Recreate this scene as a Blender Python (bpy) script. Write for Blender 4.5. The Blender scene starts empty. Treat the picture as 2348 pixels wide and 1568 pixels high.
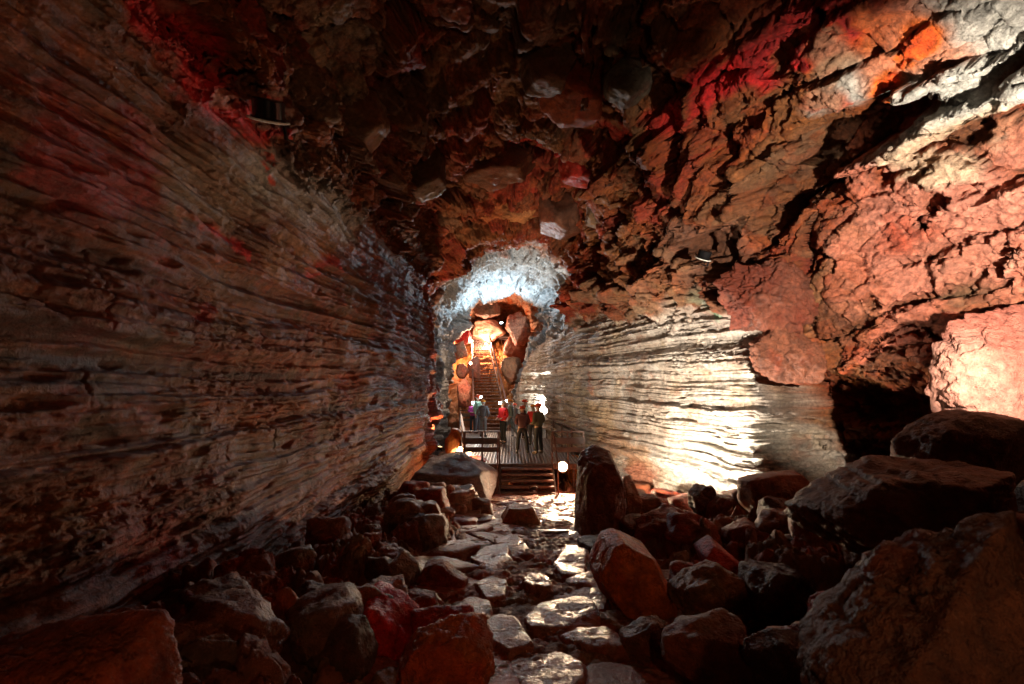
import bpy, bmesh, math, random
import numpy as np
from mathutils import Vector, Matrix
R = math.radians
C = bpy.context.scene.collection
SC = bpy.context.scene

# ------------------------------------------------------------------ camera, world, exposure
PITCH = R(5.02); FPX = 455.1
cd = bpy.data.cameras.new('camera'); cam = bpy.data.objects.new('camera', cd); C.objects.link(cam)
cam.location = (0, 0, 0); cam.rotation_euler = (R(90) + PITCH, 0, 0)
cd.sensor_width = 36; cd.lens = 16; cd.clip_start = .02; cd.clip_end = 300
cd.dof.use_dof = True; cd.dof.focus_distance = 11; cd.dof.aperture_fstop = 2.8
SC.camera = cam
w = bpy.data.worlds.new('World'); SC.world = w; w.use_nodes = True
w.node_tree.nodes['Background'].inputs[0].default_value = (.5, .45, .4, 1)
w.node_tree.nodes['Background'].inputs[1].default_value = 0.0
SC.view_settings.view_transform = 'Standard'; SC.view_settings.look = 'None'
SC.view_settings.exposure = 0; SC.view_settings.gamma = 1
SC.cycles.max_bounces = 4; SC.cycles.diffuse_bounces = 2; SC.cycles.glossy_bounces = 2
SC.cycles.caustics_reflective = False; SC.cycles.caustics_refractive = False
SC.cycles.sample_clamp_indirect = 3
SC.cycles.use_denoising = True
SC.cycles.use_adaptive_sampling = True; SC.cycles.adaptive_threshold = .02

D = 2348 / 1024.0            # the photograph was measured on a 2348 pixel wide view
def ray(px, py):             # direction with y component 1, from measured photo position
    x = px / D - 512; y = 342 - py / D
    cx, cy = x / FPX, y / FPX
    c, s = math.cos(PITCH), math.sin(PITCH)
    v = np.array([cx, c - cy * s, s + cy * c])
    return v / v[1]
def at(px, py, Y): return ray(px, py) * Y

# ------------------------------------------------------------------ noise
rs = np.random.RandomState(7)
PERM = rs.permutation(256).astype(np.int32); PERM = np.concatenate([PERM, PERM, PERM])
GR = rs.normal(size=(256, 3)).astype(np.float32); GR /= np.linalg.norm(GR, axis=1)[:, None]
RND = rs.rand(256, 8).astype(np.float32)
def perlin(x, y, z):
    xi = np.floor(x).astype(np.int32); yi = np.floor(y).astype(np.int32); zi = np.floor(z).astype(np.int32)
    fx = (x - xi).astype(np.float32); fy = (y - yi).astype(np.float32); fz = (z - zi).astype(np.float32)
    u = fx*fx*fx*(fx*(fx*6-15)+10); v = fy*fy*fy*(fy*(fy*6-15)+10); t = fz*fz*fz*(fz*(fz*6-15)+10)
    xi &= 255; yi &= 255; zi &= 255
    out = 0
    for a in (0, 1):
        pa = PERM[xi + a]; wa = u if a else 1 - u
        for b in (0, 1):
            pb = PERM[(pa + yi + b)]; wb = v if b else 1 - v
            for c in (0, 1):
                g = GR[PERM[pb + zi + c]]
                wc = t if c else 1 - t
                out = out + wa*wb*wc*(g[:, 0]*(fx-a) + g[:, 1]*(fy-b) + g[:, 2]*(fz-c))
    return out * 1.5
def fbm(x, y, z, o=4, g=.5):
    s = 0; a = 1.0; f = 1.0
    for i in range(o):
        s = s + a * perlin(x*f + 17.3*i, y*f + 9.1*i, z*f + 3.7*i); a *= g; f *= 2.03
    return s
def cells(x, y, z, jit=.75):
    """nearest jittered lattice cell: id, distance gap to the second nearest, offset to centre"""
    bx = np.floor(x - .5).astype(np.int32); by = np.floor(y - .5).astype(np.int32); bz = np.floor(z - .5).astype(np.int32)
    n = len(x); d1 = np.full(n, 9., np.float32); d2 = np.full(n, 9., np.float32)
    idn = np.zeros(n, np.int32); off = np.zeros((n, 3), np.float32)
    for a in (0, 1):
        for b in (0, 1):
            for c in (0, 1):
                i, j, k = bx + a, by + b, bz + c
                h = PERM[PERM[PERM[i & 255] + (j & 255)] + (k & 255)]
                r = RND[h]
                ox = x - (i + .5 + (r[:, 0]-.5)*jit); oy = y - (j + .5 + (r[:, 1]-.5)*jit); oz = z - (k + .5 + (r[:, 2]-.5)*jit)
                d = np.sqrt(ox*ox + oy*oy + oz*oz)
                m = d < d1
                d2 = np.where(m, d1, np.minimum(d2, d)); d1 = np.where(m, d, d1)
                idn = np.where(m, h, idn)
                for q, o in enumerate((ox, oy, oz)): off[:, q] = np.where(m, o, off[:, q])
    return idn, d2 - d1, off
def sst(a, b, x):
    t = np.clip((x - a) / (b - a), 0, 1); return t*t*(3 - 2*t)

# ------------------------------------------------------------------ tagging
def tag(o, label=None, cat=None, group=None, kind=None):
    if label: o['label'] = label
    if cat: o['category'] = cat
    if group: o['group'] = group
    if kind: o['kind'] = kind
    return o
def empty(name, loc=(0, 0, 0), rz=0, **k):
    o = bpy.data.objects.new(name, None); C.objects.link(o); o.location = loc; o.rotation_euler = (0, 0, rz)
    o.empty_display_size = .1
    return tag(o, **k)
def link(name, me, mat, parent=None):
    o = bpy.data.objects.new(name, me); C.objects.link(o)
    if mat and not me.materials: me.materials.append(mat)
    if parent: o.parent = parent
    return o
def np_mesh(name, v, f, cols=None, smooth=True):
    v = np.ascontiguousarray(v, np.float32); f = np.ascontiguousarray(f, np.int32)
    me = bpy.data.meshes.new(name)
    me.vertices.add(len(v)); me.vertices.foreach_set('co', v.ravel())
    k = f.shape[1]
    me.loops.add(f.size); me.loops.foreach_set('vertex_index', f.ravel())
    me.polygons.add(len(f)); me.polygons.foreach_set('loop_start', np.arange(0, f.size, k, dtype=np.int32))
    me.polygons.foreach_set('loop_total', np.full(len(f), k, np.int32))
    me.update(calc_edges=True)
    if smooth: me.polygons.foreach_set('use_smooth', np.ones(len(f), bool))
    if cols is not None:
        a = me.color_attributes.new('Col', 'FLOAT_COLOR', 'POINT')
        cc = np.ones((len(v), 4), np.float32); cc[:, :3] = cols; a.data.foreach_set('color', cc.ravel())
    return me
def grid_faces(nr, nc):
    a = np.arange(nr*nc).reshape(nr, nc)
    return np.stack([a[:-1, :-1].ravel(), a[:-1, 1:].ravel(), a[1:, 1:].ravel(), a[1:, :-1].ravel()], 1)

# ------------------------------------------------------------------ materials
def nodes(name):
    m = bpy.data.materials.new(name); m.use_nodes = True
    nt = m.node_tree; return m, nt, nt.nodes['Principled BSDF']
def rock_material(name, rough=.75, spec=.4, bump=.02, scale=1.0, tint=(.62, 1.35), rlow=None, crackle=0, pits=0):
    m, nt, b = nodes(name); N = nt.nodes; L = nt.links
    at_ = N.new('ShaderNodeAttribute'); at_.attribute_name = 'Col'
    tc = N.new('ShaderNodeTexCoord')
    n1 = N.new('ShaderNodeTexNoise'); n1.inputs['Scale'].default_value = 9*scale; n1.inputs['Detail'].default_value = 5; n1.inputs['Roughness'].default_value = .68
    L.new(tc.outputs['Object'], n1.inputs['Vector'])
    mr = N.new('ShaderNodeMapRange'); mr.inputs[1].default_value = .3; mr.inputs[2].default_value = .7
    mr.inputs[3].default_value = tint[0]; mr.inputs[4].default_value = tint[1]
    L.new(n1.outputs[0], mr.inputs[0])
    mx = N.new('ShaderNodeVectorMath'); mx.operation = 'SCALE'
    L.new(at_.outputs['Color'], mx.inputs[0]); L.new(mr.outputs[0], mx.inputs['Scale'])
    L.new(mx.outputs[0], b.inputs['Base Color'])
    n2 = N.new('ShaderNodeTexNoise'); n2.inputs['Scale'].default_value = 22*scale; n2.inputs['Detail'].default_value = 5; n2.inputs['Roughness'].default_value = .7
    L.new(tc.outputs['Object'], n2.inputs['Vector'])
    bp = N.new('ShaderNodeBump'); bp.inputs['Distance'].default_value = bump; bp.inputs['Strength'].default_value = 1
    L.new(n2.outputs[0], bp.inputs['Height']); L.new(bp.outputs[0], b.inputs['Normal'])
    if pits:
        vp = N.new('ShaderNodeTexVoronoi'); vp.inputs['Scale'].default_value = 26*scale; vp.inputs['Randomness'].default_value = 1
        wp = N.new('ShaderNodeVectorMath'); wp.operation = 'MULTIPLY_ADD'; wp.inputs[1].default_value = (.06, .06, .06)
        L.new(n1.outputs['Color'], wp.inputs[0]); L.new(tc.outputs['Object'], wp.inputs[2]); L.new(wp.outputs[0], vp.inputs['Vector'])
        cp = N.new('ShaderNodeMapRange'); cp.inputs[1].default_value = .05; cp.inputs[2].default_value = .42
        L.new(vp.outputs['Distance'], cp.inputs[0])
        b3 = N.new('ShaderNodeBump'); b3.inputs['Distance'].default_value = .012; b3.inputs['Strength'].default_value = pits
        L.new(cp.outputs[0], b3.inputs['Height']); L.new(bp.outputs[0], b3.inputs['Normal']); bp = b3; L.new(b3.outputs[0], b.inputs['Normal'])
    if crackle:
        vo = N.new('ShaderNodeTexVoronoi'); vo.feature = 'DISTANCE_TO_EDGE'; vo.inputs['Scale'].default_value = 7
        wv = N.new('ShaderNodeVectorMath'); wv.operation = 'MULTIPLY_ADD'; wv.inputs[1].default_value = (.22, .22, .22)
        L.new(n1.outputs['Color'], wv.inputs[0]); L.new(tc.outputs['Object'], wv.inputs[2]); L.new(wv.outputs[0], vo.inputs['Vector'])
        cr = N.new('ShaderNodeMapRange'); cr.inputs[1].default_value = 0; cr.inputs[2].default_value = .09; cr.inputs[3].default_value = 0; cr.inputs[4].default_value = 1
        L.new(vo.outputs['Distance'], cr.inputs[0])
        b2 = N.new('ShaderNodeBump'); b2.inputs['Distance'].default_value = .03; b2.inputs['Strength'].default_value = crackle
        L.new(cr.outputs[0], b2.inputs['Height']); L.new(bp.outputs[0], b2.inputs['Normal']); L.new(b2.outputs[0], b.inputs['Normal'])
    b.inputs['Roughness'].default_value = rough
    if rlow is not None:
        r2 = N.new('ShaderNodeMapRange'); r2.inputs[1].default_value = .35; r2.inputs[2].default_value = .65
        r2.inputs[3].default_value = rlow; r2.inputs[4].default_value = rough
        n3 = N.new('ShaderNodeTexNoise'); n3.inputs['Scale'].default_value = 3*scale; n3.inputs['Detail'].default_value = 2
        L.new(tc.outputs['Object'], n3.inputs['Vector']); L.new(n3.outputs[0], r2.inputs[0]); L.new(r2.outputs[0], b.inputs['Roughness'])
    b.inputs['Specular IOR Level'].default_value = spec
    return m
def plain(name, col, rough=.6, metal=0, noise=.25, scale=30, bump=.0, emit=None, es=0):
    m, nt, b = nodes(name); N = nt.nodes; L = nt.links
    tc = N.new('ShaderNodeTexCoord'); n = N.new('ShaderNodeTexNoise'); n.inputs['Scale'].default_value = scale; n.inputs['Detail'].default_value = 5
    L.new(tc.outputs['Object'], n.inputs['Vector'])
    mr = N.new('ShaderNodeMapRange'); mr.inputs[1].default_value = .3; mr.inputs[2].default_value = .7; mr.inputs[3].default_value = 1-noise; mr.inputs[4].default_value = 1+noise
    L.new(n.outputs[0], mr.inputs[0])
    mx = N.new('ShaderNodeVectorMath'); mx.operation = 'SCALE'; mx.inputs[0].default_value = col; L.new(mr.outputs[0], mx.inputs['Scale'])
    L.new(mx.outputs[0], b.inputs['Base Color'])
    b.inputs['Roughness'].default_value = rough; b.inputs['Metallic'].default_value = metal
    if bump:
        bp = N.new('ShaderNodeBump'); bp.inputs['Distance'].default_value = bump; L.new(n.outputs[0], bp.inputs['Height']); L.new(bp.outputs[0], b.inputs['Normal'])
    if emit: b.inputs['Emission Color'].default_value = (*emit, 1); b.inputs['Emission Strength'].default_value = es
    return m
M_WALL = rock_material('cave_rock', .6, .45, .045, 1.5, tint=(.5, 1.45), crackle=.6, pits=.35)
M_ROCK = rock_material('boulder_rock', .62, .4, .05, 1.1, tint=(.5, 1.4), rlow=.42, crackle=.35, pits=.6)
M_WET = rock_material('wet_path_stone', .5, .55, .06, 1.0, tint=(.6, 1.35), rlow=.24)
M_GROUND = rock_material('rubble_ground', .7, .4, .04)
# ------------------------------------------------------------------ the lava tube: sections (depth: points from floor left over the ceiling to floor right)
SEC = [
 (-5.0, [(-.6,-1.5),(-1.5,-.8),(-1.8,.5),(-1.6,1.5),(-1,2.2),(.6,2.4),(2.2,2.2),(3,1.5),(3.2,.4),(3,-.8),(2,-1.5)]),
 (-3.5, [(-3.2,-2.4),(-3.9,-1),(-4.1,1),(-3.7,3),(-2.4,5),(.8,5.8),(4.2,5.2),(7,3.2),(7.8,.8),(7.4,-1.2),(6.8,-2.6)]),
 (2.5, [(-3.1,-2.4),(-3.5,-1),(-3.75,1),(-3.45,3.2),(-2.3,5.3),(1,6.3),(4.6,5.6),(7.2,3.4),(8.0,.8),(7.6,-1.2),(6.9,-2.6)]),
 (6.0, [(-3.2,-2.8),(-3.5,-1),(-3.7,1),(-3.4,3.4),(-2.2,5.6),(1,6.6),(4.4,5.7),(6.6,3.3),(7.2,.8),(6.9,-1.2),(6.2,-2.9)]),
 (10., [(-3.3,-3.3),(-3.5,-1.3),(-3.55,1),(-3.35,3.8),(-2.1,6.1),(.7,7.0),(3.2,6.0),(4.7,3.2),(4.9,.7),(4.8,-1.5),(4.1,-3.4)]),
 (14., [(-3.3,-3.8),(-3.4,-1.5),(-3.25,1),(-3.2,4.2),(-2.0,6.6),(.4,7.3),(2.7,6.1),(3.6,3.2),(3.7,.5),(3.5,-2),(3.0,-3.8)]),
 (17., [(-3.1,-4),(-3.15,-1.5),(-3.0,1),(-3.1,4.2),(-2.3,6.3),(.2,7.2),(2.6,6),(3.2,3.2),(2.9,.5),(2.8,-2),(2.6,-4)]),
 (18.5, [(-3.6,-4),(-3.7,-1.5),(-3.6,1),(-3.7,3.8),(-2.6,5.6),(.1,6.6),(2.5,5.6),(3.0,3.2),(2.5,.5),(2.3,-2),(2.2,-4)]),
 (22., [(-3.6,-4),(-3.8,-1.8),(-3.9,1),(-3.7,3.6),(-2.3,5.7),(.6,6.7),(2.5,5.6),(2.9,3.4),(1.9,.9),(1.5,-1.3),(1.6,-4)]),
 (28., [(-4.2,-4),(-4.3,-1.5),(-4.3,1),(-4.2,3.2),(-3,5.5),(-.6,6.8),(2.2,5.9),(2.7,3.6),(1.0,1.2),(.3,-1.3),(.4,-4)]),
 (31., [(-4.3,-4),(-4.4,-1.5),(-4.1,1),(-3.7,3.2),(-2.9,4.9),(-.8,5.7),(1.3,5.4),(2.1,3.8),(1.2,1.6),(.4,-1.3),(.4,-4)]),
 (32.5, [(-4.6,-4),(-4.8,-1.5),(-4.8,1),(-4.6,3.4),(-3.6,5.4),(-1,6.3),(1.2,5.8),(1.9,3.9),(1.2,1.6),(.4,-1.3),(.4,-4)]),
 (38., [(-5,-1),(-5.2,.6),(-5.2,2.2),(-5,4),(-4.2,5.6),(-1.8,6.6),(.6,6.2),(1.4,5),(1.2,3.6),(.6,2),(.6,-1)]),
 (42., [(-5.2,2),(-5.4,2.8),(-5.2,3.8),(-4.8,4.8),(-4.2,5.6),(-2.4,6.3),(-.6,6.0),(.2,5.2),(.4,4.2),(0,3),(-.3,2)]),
 (44., [(-3,3),(-3.2,3.3),(-3.2,3.8),(-3,4.3),(-2.8,4.6),(-2.2,4.8),(-1.6,4.6),(-1.3,4.2),(-1.2,3.8),(-1.3,3.3),(-1.6,3)]),
]
SY = np.array([s[0] for s in SEC]); SP = np.array([s[1] for s in SEC], float)    # n,11,2
YR = np.concatenate([np.linspace(-5, 2.2, 50, endpoint=False), np.exp(np.linspace(math.log(2.2), math.log(24), 1150, endpoint=False)), np.linspace(24, 44, 230)])
NU = 1350
U = np.linspace(0, 10, NU)
def sect(yy, uu):
    """cave surface point for depths yy and parameters uu (same shape)"""
    k = np.clip(np.searchsorted(SY, yy) - 1, 0, len(SY) - 2); t = ((yy - SY[k]) / (SY[k+1] - SY[k]))[..., None]
    t = t*.45 + .55*t*t*(3-2*t)
    i = np.clip(np.floor(uu).astype(int), 0, 9); f = (uu - i)[..., None]
    def P(j): j = np.clip(i + j, 0, 10); return SP[k, j]*(1-t) + SP[k+1, j]*t
    p0, p1, p2, p3 = P(-1), P(0), P(1), P(2)
    return .5*((2*p1) + (-p0+p2)*f + (2*p0-5*p1+4*p2-p3)*f*f + (-p0+3*p1-3*p2+p3)*f**3)
YY, UU = np.meshgrid(YR, U, indexing='ij')
xz = sect(YY, UU)
B = np.stack([xz[..., 0], YY, xz[..., 1]], -1)
du = np.gradient(B, axis=1); dy = np.gradient(B, axis=0)
Nn = np.cross(du, dy); Nn /= np.linalg.norm(Nn, axis=-1)[..., None] + 1e-9
ctr = np.stack([np.interp(YR, SY, SP[:, :, 0].mean(1)), YR, np.interp(YR, SY, SP[:, :, 1].mean(1))], -1)[:, None, :]
if ((ctr - B)*Nn)[400].sum() < 0: Nn = -Nn
B = B.reshape(-1, 3).astype(np.float32); Nn = Nn.reshape(-1, 3).astype(np.float32)
bu = UU.ravel().astype(np.float32)
X, Y, Z = B.T.copy()
# measured places on this wall (found by looking along the sight line until the wall is met)
cp_, sp_ = math.cos(PITCH), math.sin(PITCH)
_dep = Y*cp_ + Z*sp_; _ok = (_dep > .5)
_px = np.where(_ok, (512 + FPX*X/np.maximum(_dep, .5)) * D, -9999); _py = np.where(_ok, (342 - FPX*(Z*cp_ - Y*sp_)/np.maximum(_dep, .5)) * D, -9999)
def hit(px, py, ymin=0):
    d = (_px-px)**2 + (_py-py)**2 + np.where(Y < ymin, 1e9, 0)
    c = np.argpartition(d, 6)[:6]; return B[c[np.argmin(Y[c])]].astype(float)
n_lo = fbm(X*.35, Y*.35, Z*.35, 3)
n_mid = fbm(X*1.3+5, Y*1.3, Z*1.3, 4)
n_hi = fbm(X*6, Y*6, Z*6, 4, .6)
# broken edge of the banded lining on the right wall
edge = np.array([hit(*p) for p in ((1620,600),(1690,680),(1730,745),(1700,830),(1730,900),(1735,960),(1790,1010),(1860,1050),(1930,1180))])
o_ = np.argsort(edge[:, 2]); ye = np.interp(Z, edge[o_, 2], edge[o_, 1])
recess = sst(.05, .22, (ye - Y) + .35*n_mid + .08*n_hi) * (bu > 6.9)
topR = 7.45 - .25*sst(12, 18, Y) + .25*n_mid
strR = sst(0, .15, bu - topR) * (1-recess) * (1 - sst(27, 29, Y))
topL = 3.05 + .25*n_mid + .04*n_hi
strL = (1 - sst(0, .12, bu - topL)) * (1 - sst(16.3, 17.3, Y + .6*n_mid))
strata = np.maximum(strR, strL); blk = 1 - strata
arch = sst(20.5, 23, Y + 1.1*n_mid + 1.2*n_lo) * (1 - sst(31.0, 31.6, Y + .2*n_mid)) * (1-strR)
# --- first pass: big blocks, steps of the roof, recess, lips
wx = X + .14*n_mid; wy = Y + .16*perlin(X*1.1+31, Y*1.1, Z*1.1); wz = Z + .14*perlin(X*1.2, Y*1.2+50, Z*1.2)
shear = wz - .45*wy*np.where(bu > 5.5, 1, 0)*sst(12, 7, Y)
hue = []
def blocks(wx, wy, wz, NN, lst):
    disp = np.zeros(len(wx), np.float32)
    for sc, am, tl, cr, wa in lst:
        i_, gap, of = cells(wx/sc, wy/sc/1.15, wz/sc*1.25)
        r = RND[i_]
        tilt = (r[:, 3:6]-.5)*2; tilt = tilt - NN*np.sum(tilt*NN, 1)[:, None]
        h = am*(r[:, 6]-.5) + tl*sc*np.sum(tilt*of, 1)*.8 - cr*np.exp(-(gap/.07)**2)
        disp += h*(1 + (wa-1)*arch); hue.append((i_, gap))
    return disp
tot = (blocks(wx, wy, shear, Nn, ((1.9, .50, .40, .14, .8), (.8, .20, .34, .07, .9))) + .35*n_lo + .06*n_mid)*blk + (.16*n_lo + .05*n_mid)*strata
tot += .30*np.exp(-((bu-topL-.12)/.16)**2)*(Y < 17.5) - .35*sst(.2, .7, bu-topL)*(bu < 6)*(1-sst(15, 17, Y))
tot -= recess*(.55 + .35*sst(3.5, 0, Z))
tot += .60*np.exp(-((bu-topR+.30)/.24)**2)*sst(8.5, 10.5, Y)*(1-sst(20, 22, Y))*(1-recess)
roof = sst(3.3, 3.9, bu)*(1-sst(6.7, 7.3, bu))
ci_, cg_, _o = cells(X/1.25 + .2*n_mid, Y/1.9, Z/2.5+.3)
stp = Y + .35*n_mid + .25*(bu-5) + .8*n_lo + 2.2*(RND[ci_][:, 5]-.5)*sst(0, .12, cg_)
for s0, a in ((9.0, .55), (12.0, .5), (15.2, .3), (18.4, .3)):
    tot += roof*a*sst(-.35, .35, stp - s0)*(1 - sst(1.2, 3.2, stp - s0))
def groove(pts, r, dep, ym=0):
    global tot
    Q = np.stack([X, Y, Z], 1) + np.stack([n_mid, perlin(X*1.2+4, Y*1.2, Z*1.2), perlin(X*1.2, Y*1.2+8, Z*1.2)], 1)*.28 + n_hi[:, None]*.05
    hs = [hit(*p, ym) for p in pts]; dm = np.full(len(X), 9.)
    for a, b in zip(hs, hs[1:]):
        ab = b - a; q = Q - a; t = np.clip(q @ ab/(ab @ ab), 0, 1); dm = np.minimum(dm, np.linalg.norm(q - t[:, None]*ab, axis=1))
    tot = tot - dep*(1 - sst(r*.45, r, dm))
for g in ((((1740,470),(1900,350),(2020,290)), .58, 1.3), (((1960,330),(2130,240),(2347,140)), .30, .5), (((1350,110),(1440,60),(1480,0)), .3, .6), (((1880,440),(2080,390),(2200,300),(2347,290)), .18, .35),
          (((1620,210),(1760,120),(1860,60)), .22, .35), (((2060,520),(2130,470),(2250,420),(2347,400)), .18, .4), (((1560,330),(1700,290),(1790,210)), .2, .3), (((2010,600),(2150,560),(2347,560)), .13, .25), (((1930,700),(2100,690),(2200,620)), .13, .25),
          (((1790,910),(1900,900),(2050,900)), .5, 1.0), (((1830,1000),(2000,960),(2150,980)), 1.0, 1.9), (((1860,1090),(2000,1080)), .8, 1.5),
          (((1740,540),(1690,640)), .25, .4)):
    groove(*g)
P = B + Nn*tot[:, None].astype(np.float32)
Pg = P.reshape(len(YR), NU, 3); N2 = np.cross(np.gradient(Pg, axis=1), np.gradient(Pg, axis=0)).reshape(-1, 3); N2 /= np.linalg.norm(N2, axis=1)[:, None] + 1e-9
N2 *= np.sign(np.sum(N2*Nn, 1).sum()); N2 = N2*.9 + Nn*.1
X, Y, Z = P.T.copy()
# --- second pass: bedding ledges running along the tube, small blocks, grain
n_mid = fbm(X*1.3+5, Y*1.3, Z*1.3, 4); n_hi = fbm(X*6, Y*6, Z*6, 5, .6)
zz = Z + .12*perlin(X*.25, Y*.22, Z*.6) + .06*perlin(X, Y*.8, Z*1.2)
def beds(f, seed, sharp, ya=.3):
    q = zz*f*np.where(bu > 5, 1.5, 1.35) + .45*perlin(X*.6, Y*ya+seed, Z*2)
    k = np.floor(q); r = q - k
    h = RND[(k.astype(np.int32)*37+seed*11) & 255, 3]
    h2 = RND[((k.astype(np.int32)+1)*37+seed*11) & 255, 3]
    t = sst(1-sharp, 1, r); return h*(1-t) + h2*t - .5
bd = .26*beds(1.5, 5, .3) + .15*beds(3.7, 1, .35) + .085*beds(9, 2, .4, .5) + .05*beds(21, 3, .5, 1.0)
rough_ = sst(-.1, .45, fbm(X*.5+3, Y*.4, Z*.9, 3))
bd = bd + .03*perlin(X*2, Y*1.4, Z*14) + .03*perlin(X*4, Y*4, Z*30)*(.5+rough_) + .022*n_hi*(.4+1.2*rough_) - .10*sst(.45, .8, perlin(X*2.2, Y*1.6, Z*8 + 40) + .5*n_lo)
crk = np.abs(perlin(X*.5, Y*.45+7, Z*.16)); bd = bd - .035*np.exp(-(crk/.01)**2)*sst(0, .4, n_mid)
bd = bd*np.where(bu > 5, 1.1, 1.0)
sm = blocks(X + .05*n_mid, Y + .05*n_mid, Z, Nn, ((.33, .07, .32, .03, 1.2), (.14, .022, .28, .012, .9))) + .05*n_mid + .022*n_hi
tot = sm*blk + bd*strata
P = P + N2*tot[:, None].astype(np.float32)

# --- rock colours
def sat(c, k):
    l = c @ np.array([.3, .55, .15], np.float32); return np.clip(l[:, None] + (c - l[:, None])*k, .008, .85)
def mixc(c, col, m): return c*(1-m[:, None]) + np.array(col, np.float32)[None]*m[:, None]
col = np.tile(np.array([.16, .105, .075], np.float32), (len(X), 1))
cn1 = fbm(X*.8+90, Y*.8, Z*.8, 4); cn2 = fbm(X*2.1, Y*2.1+70, Z*2.1, 4, .6); cn3 = fbm(X*1.1, Y*1.1, Z*1.1+33, 3)
pal = np.array([(.13,.07,.045),(.19,.05,.03),(.15,.10,.065),(.10,.06,.04),(.24,.07,.035),(.15,.125,.09),(.15,.05,.03),(.18,.10,.055)], np.float32)
cb = .5*pal[hue[0][0] % 8] + .5*pal[(hue[1][0]//3) % 8]; cb = .75*cb + .25*pal[(hue[2][0]//5) % 8]
cs = mixc(col*np.array([.95,.68,.6],np.float32), (.17, .10, .065), sst(-.2, .5, cn1)); cs = mixc(cs, (.11, .11, .075), .5*sst(.15, .6, cn3)); cs = mixc(cs, (.24, .07, .035), .55*sst(.25, .6, cn2)*sst(-.1, .4, cn1*-1))
cs = mixc(cs, (.27, .12, .045), .5*sst(.3, .6, fbm(X*3, Y*1.2, Z*5, 3)))
ly = perlin(X*.5, Y*.4, zz*4+20); ly2 = perlin(X*.9, Y*.5, zz*13+5); ly = ly + .8*ly2; cs = cs*np.clip(1 + .6*ly[:, None], .25, 2)
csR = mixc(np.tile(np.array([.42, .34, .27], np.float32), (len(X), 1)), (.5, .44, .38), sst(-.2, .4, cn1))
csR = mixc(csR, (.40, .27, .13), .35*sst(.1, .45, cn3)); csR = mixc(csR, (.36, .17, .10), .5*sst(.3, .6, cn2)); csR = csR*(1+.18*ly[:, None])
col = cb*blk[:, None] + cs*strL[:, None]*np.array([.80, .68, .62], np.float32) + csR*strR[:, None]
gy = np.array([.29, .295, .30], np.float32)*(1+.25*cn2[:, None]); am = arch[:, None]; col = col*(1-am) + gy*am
far = sst(30.9, 31.6, Y + .2*n_mid)[:, None]; fc = mixc(np.tile(np.array([.42, .25, .18], np.float32), (len(X), 1)), (.30, .10, .05), sst(0, .5, cn2)); col = col*(1-far) + fc*far
wrp = np.stack([perlin(X*1.5, Y*1.5, Z*1.5), perlin(X*1.5+9, Y*1.5, Z*1.5), perlin(X*1.5, Y*1.5+9, Z*1.5)], 1)*.35 + n_hi[:, None]*.05
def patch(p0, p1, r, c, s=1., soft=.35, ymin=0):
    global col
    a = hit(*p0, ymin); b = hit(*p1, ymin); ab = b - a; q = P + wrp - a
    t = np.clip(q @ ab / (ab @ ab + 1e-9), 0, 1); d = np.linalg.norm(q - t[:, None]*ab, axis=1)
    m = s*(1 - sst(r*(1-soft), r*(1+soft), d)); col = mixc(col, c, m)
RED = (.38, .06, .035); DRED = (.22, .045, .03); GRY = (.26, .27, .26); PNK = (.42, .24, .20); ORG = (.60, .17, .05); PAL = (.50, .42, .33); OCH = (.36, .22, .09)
LGY = (.42, .44, .42)
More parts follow.
